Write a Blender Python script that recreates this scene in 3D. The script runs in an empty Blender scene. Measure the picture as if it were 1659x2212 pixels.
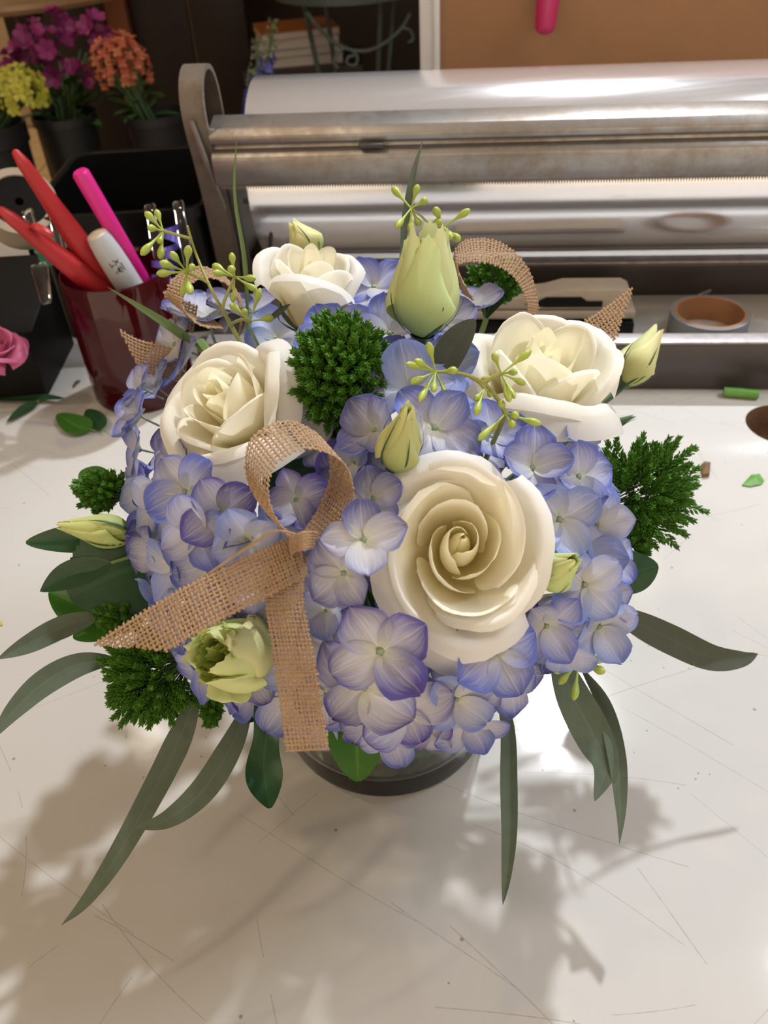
import bpy, bmesh, math, random
import numpy as np
from mathutils import Vector, Matrix, Quaternion
from mathutils import noise as mnoise
random.seed(7); np.random.seed(7)
SC = bpy.context.scene
COL = SC.collection
PI = math.pi

# ---------------------------------------------------------------- camera
PITCH, ROLL, FPX, CAMH = math.radians(40), 0.061, 1790.0, 0.408
Fw = Vector((0, math.cos(PITCH), -math.sin(PITCH)))
_r0 = Vector((1, 0, 0)); _u0 = Vector((0, math.sin(PITCH), math.cos(PITCH)))
Rt = math.cos(ROLL)*_r0 - math.sin(ROLL)*_u0
Up = math.sin(ROLL)*_r0 + math.cos(ROLL)*_u0
CAM = Vector((0, 0, CAMH))
cd = bpy.data.cameras.new('camera'); cam = bpy.data.objects.new('camera', cd); COL.objects.link(cam)
cd.sensor_fit = 'VERTICAL'; cd.sensor_height = 36; cd.sensor_width = 27
cd.lens = 36*FPX/2212; cd.clip_start = 0.02; cd.clip_end = 50
cam.matrix_world = Matrix(((Rt.x, Up.x, -Fw.x, CAM.x), (Rt.y, Up.y, -Fw.y, CAM.y), (Rt.z, Up.z, -Fw.z, CAM.z), (0, 0, 0, 1)))
cd.dof.use_dof = True; cd.dof.focus_distance = 0.345; cd.dof.aperture_fstop = 17
SC.camera = cam

# ---------------------------------------------------------------- world, lights, exposure
SC.view_settings.view_transform = 'Standard'; SC.view_settings.look = 'None'
SC.view_settings.gamma = 1; SC.view_settings.use_curve_mapping = False
SC.view_settings.exposure = 0.34
W = bpy.data.worlds.new('world'); SC.world = W; W.use_nodes = True
W.node_tree.nodes['Background'].inputs[0].default_value = (1.0, 0.79, 0.56, 1)
W.node_tree.nodes['Background'].inputs[1].default_value = 1.3

def light(name, kind, loc, power, color, size=0.1, target=None, size_y=None, spot=None):
    l = bpy.data.lights.new(name, kind); o = bpy.data.objects.new(name, l); COL.objects.link(o)
    o.location = loc; l.energy = power; l.color = color
    if kind == 'AREA':
        l.size = size
        if size_y: l.shape = 'RECTANGLE'; l.size_y = size_y
    else:
        l.shadow_soft_size = size
    if kind == 'SPOT':
        l.spot_size = spot or 1.2; l.spot_blend = 0.6
    if target is not None:
        o.rotation_euler = (Vector(target)-Vector(loc)).to_track_quat('-Z', 'Y').to_euler()
    return o
light('ceiling_spot_light', 'SPOT', (0.47, 1.45, 1.64), 108, (0.93, 0.97, 1.0), 0.035, (0.44, 0.32, 0.0), spot=1.02)
light('ceiling_panel_light', 'AREA', (1.15, 0.55, 1.66), 26, (0.88, 0.94, 1.0), 0.6, (0.9, 0.5, 0), 1.2)
light('downlight_warm', 'SPOT', (-1.5, 1.0, 1.64), 20, (1.0, 0.76, 0.48), 0.04, (-0.2, 0.4, 0), spot=1.4)
light('downlight_warm_side', 'SPOT', (-1.0, 0.2, 1.64), 12, (1.0, 0.78, 0.52), 0.05, (-0.1, 0.35, 0), spot=1.6)
light('downlight_warm_rear', 'SPOT', (-0.9, 2.0, 1.64), 22, (1.0, 0.78, 0.50), 0.05, (-0.9, 2.5, 0), spot=1.1)
light('added_floor_fill', 'SPOT', (-2.2, 4.3, 1.64), 90, (1.0, 0.78, 0.50), 0.05, (-2.2, 4.4, 0), spot=2.2)  # warm spot added only to brighten the far tan floor strip

# ---------------------------------------------------------------- helpers
def P(x, y, d):
    return CAM + d*(Fw + Rt*((x-829.5)/FPX) + Up*((1106-y)/FPX))
def ray(x, y):
    return Fw + Rt*((x-829.5)/FPX) + Up*((1106-y)/FPX)
def G(x, y, z=0.0):
    v = ray(x, y); return CAM + v*((z-CAMH)/v.z)
def AY(x, y, Y):
    v = ray(x, y); return CAM + v*(Y/v.y)
def camv(a, b, c):            # right, up, towards the viewer -> world direction
    return (Rt*a + Up*b - Fw*c).normalized()

VC = G(836, 1529)             # foot of the vase
DC = Vector((VC.x, VC.y, 0.15)); DR = Vector((0.12, 0.12, 0.09))
def dome(x, y, out=0.0):
    """depth at which the sight line meets the mound of flowers, its point and its outward normal"""
    v = ray(x, y); s = 1.0
    o = Vector(((CAM.x-DC.x)/DR.x, (CAM.y-DC.y)/DR.y, (CAM.z-DC.z)/DR.z))
    d = Vector((v.x/DR.x, v.y/DR.y, v.z/DR.z))
    a = d.dot(d); b = 2*o.dot(d); c = o.dot(o)-1
    disc = b*b-4*a*c
    t = (-b-math.sqrt(disc))/(2*a) if disc > 0 else -b/(2*a)
    p = CAM+v*t
    n = Vector(((p.x-DC.x)/DR.x**2, (p.y-DC.y)/DR.y**2, (p.z-DC.z)/DR.z**2)).normalized()
    return p - v.normalized()*out, n, t
def dd(x, y, out=0.0):
    return dome(x, y, out)[0]

I4 = Matrix.Identity(4)
WM = {}
def place(o, parent=None, M=None):
    M = M or I4
    COL.objects.link(o); o.matrix_basis = M
    if parent is not None:
        o.parent = parent; o.matrix_parent_inverse = WM[parent.name].inverted()
    WM[o.name] = M.copy()
    return o
def tag(o, label=None, cat=None, group=None, kind=None):
    if label: o['label'] = label
    if cat: o['category'] = cat
    if group: o['group'] = group
    if kind: o['kind'] = kind
    return o
def thing(name, loc, label, cat, group=None):
    o = bpy.data.objects.new(name, None); o.empty_display_size = 0.01
    place(o, None, Matrix.Translation(Vector(loc))); return tag(o, label, cat, group)
def mesh(name, verts, faces, mat=None, smooth=True, uvs=None):
    me = bpy.data.meshes.new(name)
    me.from_pydata([tuple(v) for v in verts], [], faces)
    if uvs is not None:
        uv = me.uv_layers.new(name='UVMap')
        idx = np.empty(len(me.loops), dtype=np.int32); me.loops.foreach_get('vertex_index', idx)
        uv.data.foreach_set('uv', np.asarray(uvs, dtype=np.float32)[idx].ravel())
    if smooth: me.polygons.foreach_set('use_smooth', [True]*len(me.polygons))
    if mat: me.materials.append(mat)
    me.update(); return me
def ob(name, me, parent=None, M=None):
    return place(bpy.data.objects.new(name, me), parent, M)
def grid(name, pts, mat, closed=False, uv=True):
    n, m = len(pts), len(pts[0])
    V = [p for row in pts for p in row]; Fs = []
    mm = m if closed else m-1
    for i in range(n-1):
        for j in range(mm):
            k = (j+1) % m
            Fs.append((i*m+j, i*m+k, (i+1)*m+k, (i+1)*m+j))
    U = [(j/(m-1), i/(n-1)) for i in range(n) for j in range(m)] if uv else None
    return mesh(name, V, Fs, mat, True, U)
class MB:
    """collects simple solids into one mesh"""
    def __init__(s): s.v = []; s.f = []
    def add(s, v, f):
        k = len(s.v); s.v += [Vector(p) for p in v]; s.f += [tuple(i+k for i in q) for q in f]; return s
    def box(s, a, b, M=None):
        x0, y0, z0 = a; x1, y1, z1 = b
        v = [Vector(p) for p in ((x0,y0,z0),(x1,y0,z0),(x1,y1,z0),(x0,y1,z0),(x0,y0,z1),(x1,y0,z1),(x1,y1,z1),(x0,y1,z1))]
        if M: v = [M @ p for p in v]
        return s.add(v, [(3,2,1,0),(4,5,6,7),(0,1,5,4),(1,2,6,5),(2,3,7,6),(3,0,4,7)])
    def tube(s, pts, rad, n=8, caps=True):
        pts = [Vector(p) for p in pts]; k = len(s.v); N = len(pts)
        rs = rad if isinstance(rad, (list, tuple)) else [rad]*N
        ref = None
        for i, p in enumerate(pts):
            t = (pts[min(i+1, N-1)]-pts[max(i-1, 0)]).normalized()
            if ref is None:
                ref = t.orthogonal().normalized()
            ref = (ref - t*ref.dot(t)).normalized(); b = t.cross(ref)
            for j in range(n):
                a = 2*PI*j/n; s.v.append(p + (ref*math.cos(a)+b*math.sin(a))*rs[i])
        for i in range(N-1):
            for j in range(n):
                q = (j+1) % n; s.f.append((k+i*n+j, k+i*n+q, k+(i+1)*n+q, k+(i+1)*n+j))
        if caps:
            s.f.append(tuple(k+j for j in reversed(range(n)))); s.f.append(tuple(k+(N-1)*n+j for j in range(n)))
        return s
    def lathe(s, prof, n=32, M=None):
        """profile of (radius, height) turned round z"""
        k = len(s.v); M = M or I4
        for r, z in prof:
            for j in range(n):
                a = 2*PI*j/n; s.v.append(M @ Vector((r*math.cos(a), r*math.sin(a), z)))
        for i in range(len(prof)-1):
            for j in range(n):
                q = (j+1) % n; s.f.append((k+i*n+j, k+i*n+q, k+(i+1)*n+q, k+(i+1)*n+j))
        return s
    def cap(s, ring, flip=False):
        s.f.append(tuple(reversed(ring)) if flip else tuple(ring)); return s
    def prism(s, poly, h0, h1, M=None):
        M = M or I4; n = len(poly); k = len(s.v)
        s.v += [M @ Vector((x, y, h0)) for x, y in poly] + [M @ Vector((x, y, h1)) for x, y in poly]
        s.f.append(tuple(k+i for i in reversed(range(n)))); s.f.append(tuple(k+n+i for i in range(n)))
        for i in range(n):
            j = (i+1) % n; s.f.append((k+i, k+j, k+n+j, k+n+i))
        return s
    def mesh(s, name, mat, smooth=True, bevel=0.0, seg=2):
        me = mesh(name, s.v, s.f, mat, smooth)
        if bevel > 0:
            bm = bmesh.new(); bm.from_mesh(me)
            es = [e for e in bm.edges if len(e.link_faces) == 2 and e.calc_face_angle(0) > 0.6]
            bmesh.ops.bevel(bm, geom=es, offset=bevel, segments=seg, affect='EDGES', profile=0.5, clamp_overlap=True)
            bm.to_mesh(me); bm.free()
            me.polygons.foreach_set('use_smooth', [True]*len(me.polygons))
        if smooth:
            me.set_sharp_from_angle(angle=math.radians(38))
        return me
    def build(s, name, mat, parent=None, M=None, smooth=True, bevel=0.0, seg=2):
        return ob(name, s.mesh(name, mat, smooth, bevel, seg), parent, M)

def frame(pos, zdir, xhint=None, scale=1.0):
    z = Vector(zdir).normalized(); xh = Vector(xhint) if xhint is not None else z.orthogonal()
    x = xh - z*xh.dot(z)
    x = x.normalized() if x.length > 1e-6 else z.orthogonal().normalized()
    y = z.cross(x); sc = scale if isinstance(scale, (tuple, list)) else (scale, scale, scale)
    return Matrix(((x.x*sc[0], y.x*sc[1], z.x*sc[2], pos[0]), (x.y*sc[0], y.y*sc[1], z.y*sc[2], pos[1]), (x.z*sc[0], y.z*sc[1], z.z*sc[2], pos[2]), (0,0,0,1)))
def spline(pts, n):
    """Catmull-Rom through the points"""
    pts = [Vector(p) for p in pts]
    if len(pts) == 2: return [pts[0].lerp(pts[1], i/(n-1)) for i in range(n)]
    q = [pts[0]*2-pts[1]] + pts + [pts[-1]*2-pts[-2]]; out = []
    for i in range(n):
        t = i/(n-1)*(len(pts)-1); k = min(int(t), len(pts)-2); u = t-k
        a, b, c, d = q[k], q[k+1], q[k+2], q[k+3]
        out.append(0.5*((2*b)+(c-a)*u+(2*a-5*b+4*c-d)*u*u+(3*b-a-3*c+d)*u**3))
    return out
def lerp(a, b, t): return a+(b-a)*t
def smooth(a, b, x):
    t = min(1, max(0, (x-a)/(b-a))); return t*t*(3-2*t)

# ---------------------------------------------------------------- materials
class NT:
    def __init__(s, name):
        s.m = bpy.data.materials.new(name); s.m.use_nodes = True; s.t = s.m.node_tree; s.n = s.t.nodes
        s.b = s.n['Principled BSDF']; s.out = s.n['Material Output']
    def node(s, typ, **kw):
        n = s.n.new(typ)
        for k, v in kw.items(): setattr(n, k, v)
        return n
    def lk(s, a, b): s.t.links.new(a, b); return b
    def val(s, inp, v):
        if hasattr(v, 'is_output') or isinstance(v, bpy.types.NodeSocket): s.lk(v, inp)
        else: inp.default_value = v
    def set(s, **kw):
        for k, v in kw.items(): s.val(s.b.inputs[k.replace('_', ' ')], v)
    def math(s, op, a, b=0.0, clamp=False):
        n = s.node('ShaderNodeMath', operation=op, use_clamp=clamp); s.val(n.inputs[0], a); s.val(n.inputs[1], b); return n.outputs[0]
    def mix(s, fac, a, b, typ='MIX'):
        n = s.node('ShaderNodeMix', data_type='RGBA', blend_type=typ); s.val(n.inputs[0], fac)
        s.val(n.inputs[6], a); s.val(n.inputs[7], b); return n.outputs[2]
    def noise(s, scale, vec=None, detail=3, rough=0.5, dist=0.0):
        n = s.node('ShaderNodeTexNoise'); n.inputs['Scale'].default_value = scale; n.inputs['Detail'].default_value = detail
        n.inputs['Roughness'].default_value = rough; n.inputs['Distortion'].default_value = dist
        if vec is not None: s.lk(vec, n.inputs['Vector'])
        return n.outputs[0]
    def coord(s, which='Object'): return s.node('ShaderNodeTexCoord').outputs[which]
    def mapping(s, vec, loc=(0,0,0), rot=(0,0,0), scale=(1,1,1)):
        n = s.node('ShaderNodeMapping'); s.lk(vec, n.inputs[0]); n.inputs[1].default_value = loc; n.inputs[2].default_value = rot; n.inputs[3].default_value = scale
        return n.outputs[0]
    def sep(s, vec):
        n = s.node('ShaderNodeSeparateXYZ'); s.lk(vec, n.inputs[0]); return n.outputs
    def ramp(s, fac, stops):
        n = s.node('ShaderNodeValToRGB'); s.val(n.inputs[0], fac); e = n.color_ramp.elements
        while len(e) < len(stops): e.new(0.5)
        for q, (p, c) in zip(e, stops):
            q.position = p; q.color = c if len(c) == 4 else (*c, 1)
        return n.outputs[0]
    def bump(s, h, strength=0.3, dist=0.001):
        n = s.node('ShaderNodeBump'); n.inputs['Strength'].default_value = strength; n.inputs['Distance'].default_value = dist
        s.lk(h, n.inputs['Height']); s.lk(n.outputs[0], s.b.inputs['Normal']); return n
    def translucent(s, color, fac):
        tr = s.node('ShaderNodeBsdfTranslucent'); s.val(tr.inputs[0], color)
        mx = s.node('ShaderNodeMixShader'); mx.inputs[0].default_value = fac
        s.lk(s.b.outputs[0], mx.inputs[1]); s.lk(tr.outputs[0], mx.inputs[2]); s.lk(mx.outputs[0], s.out.inputs[0])
def C4(c): return (*c, 1.0)
def plain(name, col, rough=0.5, metal=0.0, var=0.12, scale=40, bump=0.0, spec=0.5, coat=0.0):
    t = NT(name); co = t.coord()
    n = t.noise(scale, co, 4)
    t.set(Base_Color=t.mix(n, C4([c*(1-var) for c in col]), C4([min(1, c*(1+var)) for c in col])), Roughness=rough, Metallic=metal)
    t.b.inputs['Specular IOR Level'].default_value = spec
    if coat: t.set(Coat_Weight=coat, Coat_Roughness=0.1)
    if bump: t.bump(n, bump, 0.002)
    return t.m

def mat_laminate():
    t = NT('white_scratched_laminate'); co = t.coord()
    base = t.mix(t.noise(5, co, 4), (0.49, 0.475, 0.455, 1), (0.55, 0.54, 0.525, 1))
    # knife scratches in several directions
    tot = None
    for k, (ang, sp, thr) in enumerate(((0.62, 9, .52), (0.95, 6, .50), (-0.25, 7, .55), (2.1, 5, .53), (1.35, 5, .56), (0.45, 13, .56), (0.78, 11, .54), (-0.6, 6, .56), (0.2, 8, .57))):
        m = t.mapping(co, loc=(k*3.1, k*1.7, 0), rot=(0, 0, ang))
        wob = t.noise(2.0, m, 1); x, y, z = t.sep(m)
        v = t.math('ADD', t.math('MULTIPLY', y, sp), t.math('MULTIPLY', wob, 1.6))
        fr = t.math('ABSOLUTE', t.math('SUBTRACT', t.math('FRACT', v), 0.5))
        ln = t.math('LESS_THAN', fr, 0.0017*sp/7)
        msk = t.math('GREATER_THAN', t.noise(3.5, t.mapping(co, loc=(k*7.7, k, 0), rot=(0, 0, ang), scale=(1, 4, 1)), 2), thr)
        fine = t.noise(220, m, 2)
        l = t.math('MULTIPLY', t.math('MULTIPLY', ln, msk), t.math('MULTIPLY', fine, 1.15))
        tot = l if tot is None else t.math('MAXIMUM', tot, l)
    vor = t.node('ShaderNodeTexVoronoi'); vor.inputs['Scale'].default_value = 55; t.lk(co, vor.inputs['Vector'])
    sp_ = t.math('MULTIPLY', t.math('LESS_THAN', vor.outputs['Distance'], 0.052), t.math('GREATER_THAN', t.noise(18, co, 2), 0.50))
    vor2 = t.node('ShaderNodeTexVoronoi'); vor2.inputs['Scale'].default_value = 130; t.lk(co, vor2.inputs['Vector'])
    sp2 = t.math('MULTIPLY', t.math('LESS_THAN', vor2.outputs['Distance'], 0.075), t.math('GREATER_THAN', t.noise(9, co, 2), 0.56))
    marks = t.math('MAXIMUM', t.math('MULTIPLY', tot, 0.55), t.math('MULTIPLY', t.math('MAXIMUM', sp_, sp2), 0.65), True)
    stain = t.ramp(t.noise(9, t.mapping(co, loc=(4, 2, 0)), 3), [(0.60, (0,0,0)), (0.72, (1,1,1))])
    base = t.mix(t.math('MULTIPLY', stain, 0.10), base, (0.42, 0.36, 0.28, 1))
    t.set(Base_Color=t.mix(marks, base, (0.17, 0.14, 0.12, 1)), Roughness=t.math('ADD', t.math('MULTIPLY', t.noise(14, co, 3), 0.08), 0.055))
    t.b.inputs['Specular IOR Level'].default_value = 0.4
    t.bump(t.noise(90, co, 2), 0.03, 0.001)
    return t.m

def petal_uv(t):
    uv = t.node('ShaderNodeUVMap'); return t.sep(uv.outputs[0]), uv.outputs[0]

def mat_hydrangea():
    t = NT('blue_hydrangea_petal'); (u, v, _), uv = petal_uv(t)
    oi = t.node('ShaderNodeObjectInfo')
    s = t.math('ABSOLUTE', t.math('SUBTRACT', t.math('MULTIPLY', u, 2.0), 1.0))
    streak = t.noise(1.0, t.mapping(uv, scale=(26, 2.2, 1)), 4, 0.6)
    patch = t.noise(3.2, t.coord(), 3)
    ob_ = t.noise(260, t.coord('Object'), 2)
    e = t.math('ADD', t.math('MULTIPLY', v, 0.95), t.math('MULTIPLY', t.math('MULTIPLY', s, s), 0.30))
    e = t.math('ADD', e, t.math('MULTIPLY', t.math('SUBTRACT', streak, 0.5), 0.62))
    e = t.math('ADD', e, t.math('MULTIPLY', t.math('SUBTRACT', oi.outputs['Random'], 0.36), 0.34))
    fac = t.ramp(e, [(0.16, (0, 0, 0)), (0.52, (0.36, 0.36, 0.36)), (0.95, (1, 1, 1))])
    pale = t.mix(t.math('MULTIPLY', v, 2.5, True), (0.62, 0.65, 0.48, 1), (0.68, 0.68, 0.72, 1))
    col = t.mix(fac, pale, oi.outputs['Color'])
    vein = t.math('LESS_THAN', s, 0.05)
    col = t.mix(t.math('MULTIPLY', vein, 0.25), col, (0.85, 0.83, 0.85, 1))
    t.set(Base_Color=col, Roughness=0.45); t.b.inputs['Specular IOR Level'].default_value = 0.35
    t.bump(streak, 0.22, 0.0006)
    t.translucent(col, 0.30)
    return t.m
def mat_rose(name, rim, mid, base, trans=0.33):
    t = NT(name); (u, v, _), uv = petal_uv(t); oi = t.node('ShaderNodeObjectInfo')
    streak = t.noise(1.0, t.mapping(uv, scale=(30, 1.5, 1)), 3)
    e = t.math('ADD', v, t.math('MULTIPLY', t.math('SUBTRACT', streak, 0.5), 0.16))
    col = t.ramp(e, [(0.12, base), (0.55, mid), (0.92, rim)])
    col = t.mix(1.0, col, oi.outputs['Color'], 'MULTIPLY')
    t.set(Base_Color=col, Roughness=0.5); t.b.inputs['Specular IOR Level'].default_value = 0.3
    t.bump(streak, 0.12, 0.0006)
    t.translucent(col, trans)
    return t.m
def mat_leaf(name, dark, lite, rough=0.35, trans=0.15, spec=0.5, vein=0.3):
    t = NT(name); (u, v, _), uv = petal_uv(t); oi = t.node('ShaderNodeObjectInfo')
    s = t.math('ABSOLUTE', t.math('SUBTRACT', t.math('MULTIPLY', u, 2.0), 1.0))
    n = t.noise(160, t.coord(), 4)
    col = t.mix(n, C4(dark), C4(lite))
    rib = t.math('LESS_THAN', s, 0.06)
    side = t.math('LESS_THAN', t.math('FRACT', t.math('SUBTRACT', t.math('MULTIPLY', v, 9), t.math('MULTIPLY', s, 2.5))), 0.07)
    col = t.mix(t.math('MULTIPLY', t.math('MAXIMUM', rib, t.math('MULTIPLY', side, 0.35)), vein), col, C4([min(1, c*2.2+0.03) for c in lite]))
    t.set(Base_Color=col, Roughness=rough); t.b.inputs['Specular IOR Level'].default_value = spec
    t.bump(n, 0.08, 0.0006)
    t.translucent(C4(lite), trans)
    return t.m
def mat_burlap():
    t = NT('burlap_jute'); co = t.coord()
    n = t.noise(900, t.mapping(co, scale=(1, 1, 1)), 4, 0.7); n2 = t.noise(130, co, 3)
    col = t.mix(n, (0.22, 0.125, 0.065, 1), (0.56, 0.39, 0.25, 1)); col = t.mix(t.math('MULTIPLY', n2, 0.45), col, (0.60, 0.43, 0.28, 1))
    t.set(Base_Color=col, Roughness=0.85); t.b.inputs['Specular IOR Level'].default_value = 0.2
    t.bump(n, 0.5, 0.0006); t.translucent((0.45, 0.26, 0.12, 1), 0.12)
    return t.m
def mat_glass(name, col=(1, 1, 1), rough=0.0, ior=1.48, trans=1.0):
    t = NT(name); n = t.noise(30, t.coord(), 1)
    t.set(Base_Color=t.mix(n, C4(col), C4([c*0.97 for c in col])), Roughness=rough, IOR=ior); t.b.inputs['Transmission Weight'].default_value = trans
    return t.m
def mat_film():
    t = NT('silver_film'); co = t.coord()
    n = t.noise(1.0, t.mapping(co, scale=(3, 260, 260)), 3)
    t.set(Base_Color=(0.92, 0.92, 0.97, 1), Metallic=0.84, Roughness=t.math('ADD', t.math('MULTIPLY', n, 0.07), 0.10))
    t.set(Coat_Weight=0.3, Coat_Roughness=0.12)
    return t.m
def mat_steel(name, col, rust, rough=0.42, amount=0.5, metal=0.75):
    t = NT(name); co = t.coord()
    n = t.noise(1.0, t.mapping(co, scale=(22, 90, 90)), 6, 0.65); n2 = t.noise(70, co, 5, 0.7); n3 = t.noise(9, co, 3)
    r = t.math('MULTIPLY', t.ramp(t.math('ADD', t.math('MULTIPLY', n2, 0.6), t.math('MULTIPLY', n3, 0.5)), [(0.5, (0,0,0)), (0.66, (1,1,1))]), amount)
    c = t.mix(n, C4([x*0.72 for x in col]), C4([min(1, x*1.22) for x in col])); c = t.mix(r, c, C4(rust))
    t.set(Base_Color=c, Metallic=t.math('SUBTRACT', metal, t.math('MULTIPLY', r, 0.5)), Roughness=t.math('ADD', t.math('MULTIPLY', n2, 0.2), rough-0.08))
    t.bump(n2, 0.12, 0.001)
    return t.m
def mat_wood(name, a, b, rough=0.4, scale=(3, 40, 40)):
    t = NT(name); n = t.noise(1.0, t.mapping(t.coord(), scale=scale), 5, 0.6, 0.4)
    t.set(Base_Color=t.mix(n, C4(a), C4(b)), Roughness=rough); t.bump(n, 0.1, 0.002)
    return t.m

M_table = mat_laminate()
M_hyd = mat_hydrangea()
M_rose = mat_rose('ivory_rose_petal', (0.93, 0.915, 0.875), (0.93, 0.89, 0.77), (0.91, 0.82, 0.48), 0.40)
M_pinkrose = mat_rose('pink_rose_petal', (0.60, 0.14, 0.28), (0.66, 0.20, 0.34), (0.5, 0.15, 0.2), 0.2)
M_lis = mat_rose('green_lisianthus_petal', (0.72, 0.75, 0.42), (0.68, 0.74, 0.38), (0.50, 0.60, 0.25), 0.25)
M_lisin = mat_rose('inner_lisianthus_petal', (0.52, 0.62, 0.20), (0.42, 0.56, 0.12), (0.30, 0.45, 0.07), 0.25)
M_euc = mat_leaf('eucalyptus_leaf', (0.075, 0.105, 0.070), (0.13, 0.165, 0.12), 0.55, 0.12, 0.3, 0.10)
M_eucdark = mat_leaf('dark_eucalyptus_leaf', (0.055, 0.065, 0.045), (0.085, 0.095, 0.07), 0.6, 0.06, 0.25, 0.06)
M_leaf = mat_leaf('dark_glossy_leaf', (0.012, 0.045, 0.018), (0.025, 0.085, 0.028), 0.34, 0.10, 0.4, 0.15)
M_leafg = mat_leaf('bright_glossy_leaf', (0.035, 0.13, 0.015), (0.075, 0.22, 0.03), 0.2, 0.25, 0.6, 0.25)
M_grass = mat_leaf('grass_blade', (0.10, 0.17, 0.05), (0.17, 0.25, 0.09), 0.5, 0.15, 0.3, 0.2)
M_stem = plain('green_stem', (0.16, 0.26, 0.07), 0.5, var=0.3, scale=120)
M_darkstem = plain('dark_stem', (0.04, 0.09, 0.03), 0.5, var=0.3, scale=120)
M_sepal = mat_leaf('sepal', (0.03, 0.075, 0.035), (0.06, 0.13, 0.05), 0.45, 0.1, 0.4, 0.1)
M_seed = plain('eucalyptus_seed', (0.36, 0.44, 0.075), 0.42, var=0.35, scale=160)
M_euctwig = plain('eucalyptus_twig', (0.30, 0.30, 0.08), 0.5, var=0.4, scale=60)
M_burlap = mat_burlap()
M_glass = mat_glass('clear_glass', (0.93, 0.97, 0.94))
M_water = mat_glass('water', (0.93, 0.97, 0.94), 0.0, 1.333)
M_clear = mat_glass('clear_plastic', (0.97, 0.95, 0.97), 0.06, 1.46)
M_redglass = mat_glass('ruby_glass', (0.085, 0.002, 0.008), 0.06, 1.45, 0.5)
M_film = mat_film()
M_bar = mat_steel('worn_grey_steel', (0.36, 0.345, 0.335), (0.20, 0.14, 0.09), 0.36, 0.55, 0.85)
M_arm = mat_steel('rusty_cast_steel', (0.17, 0.14, 0.115), (0.075, 0.045, 0.025), 0.5, 0.7, 0.45)
M_frame = mat_steel('black_enamel_steel', (0.060, 0.050, 0.050), (0.035, 0.025, 0.022), 0.32, 0.6, 0.15)
M_edge = mat_steel('worn_edge', (0.45, 0.42, 0.44), (0.16, 0.13, 0.13), 0.4, 0.5, 0.6)
M_blackp = plain('black_plastic', (0.006, 0.006, 0.0065), 0.3, var=0.2, scale=25, bump=0.05, spec=0.25)
M_blackm = plain('matt_black', (0.008, 0.0075, 0.0075), 0.5, var=0.25, scale=25, spec=0.15)
M_red = plain('red_plastic', (0.42, 0.020, 0.025), 0.42, var=0.15, scale=30)
M_pink = plain('magenta_plastic', (0.60, 0.012, 0.22), 0.4, var=0.08, scale=30)
M_rasp = plain('raspberry_plastic', (0.42, 0.010, 0.085), 0.35, var=0.1, scale=30)
M_grey = plain('pale_grey_plastic', (0.46, 0.48, 0.50), 0.45, var=0.06, scale=60)
M_bone = plain('bone_plastic', (0.62, 0.57, 0.47), 0.5, var=0.08, scale=60)
M_ink = plain('black_ink', (0.025, 0.025, 0.028), 0.6, var=0.3, scale=300)
M_blue = plain('blue_ribbon', (0.09, 0.08, 0.42), 0.25, var=0.3, scale=60, coat=0.4)
M_teal = plain('green_label', (0.02, 0.16, 0.10), 0.4, var=0.2, scale=60)
M_tape = plain('beige_tape', (0.42, 0.36, 0.29), 0.6, var=0.12, scale=60)
M_tapegrey = plain('grey_tape', (0.20, 0.21, 0.23), 0.45, var=0.12, scale=60)
M_card = plain('brown_cardboard', (0.36, 0.18, 0.085), 0.75, var=0.2, scale=60)
M_white = plain('white_paint', (0.58, 0.56, 0.55), 0.5, var=0.06, scale=8)
M_board = plain('brown_board', (0.25, 0.115, 0.040), 0.62, var=0.14, scale=14, bump=0.05)
M_darkwood = mat_wood('dark_brown_wood', (0.012, 0.0055, 0.0035), (0.024, 0.011, 0.007), 0.45)
M_wood = mat_wood('oak_wood', (0.16, 0.09, 0.045), (0.32, 0.19, 0.10), 0.42)
M_orangewood = mat_wood('orange_brown_wood', (0.20, 0.055, 0.015), (0.28, 0.085, 0.025), 0.45)
M_bucket = plain('charcoal_bucket', (0.011, 0.012, 0.014), 0.5, var=0.3, scale=10)
M_iron = plain('grey_green_iron', (0.075, 0.095, 0.09), 0.5, 0.3, var=0.3, scale=30)
M_wall = plain('tan_wall_paint', (0.40, 0.29, 0.19), 0.8, var=0.15, scale=3)
M_walll = plain('warm_wall_paint', (0.40, 0.34, 0.27), 0.8, var=0.08, scale=3)
M_ceil = plain('ceiling_paint', (0.86, 0.85, 0.85), 0.9, var=0.05, scale=3)
M_tile = plain('floor_tile', (0.52, 0.38, 0.23), 0.45, var=0.12, scale=6)
M_grout = plain('grout', (0.25, 0.19, 0.13), 0.9, var=0.1, scale=20)
M_paper = plain('white_paper', (0.50, 0.47, 0.47), 0.7, var=0.05, scale=20)
M_coverorange = plain('orange_cover', (0.45, 0.16, 0.035), 0.4, var=0.15, scale=30)
M_chip = plain('chipboard', (0.16, 0.09, 0.055), 0.85, var=0.5, scale=300, bump=0.3)
M_green = plain('cut_green_stem', (0.12, 0.30, 0.05), 0.4, var=0.25, scale=120)
M_bark = plain('brown_bark', (0.16, 0.10, 0.04), 0.8, var=0.4, scale=200)
M_lamp = NT('lamp_glow'); M_lamp.set(Base_Color=(0.9, 0.9, 0.9, 1)); M_lamp.b.inputs['Emission Color'].default_value = (1, 0.9, 0.75, 1); M_lamp.b.inputs['Emission Strength'].default_value = 14; M_lamp = M_lamp.m

# ================================================================ THE SETTING
def struct(o): o['kind'] = 'structure'; return o
FZ = -0.90
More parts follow.
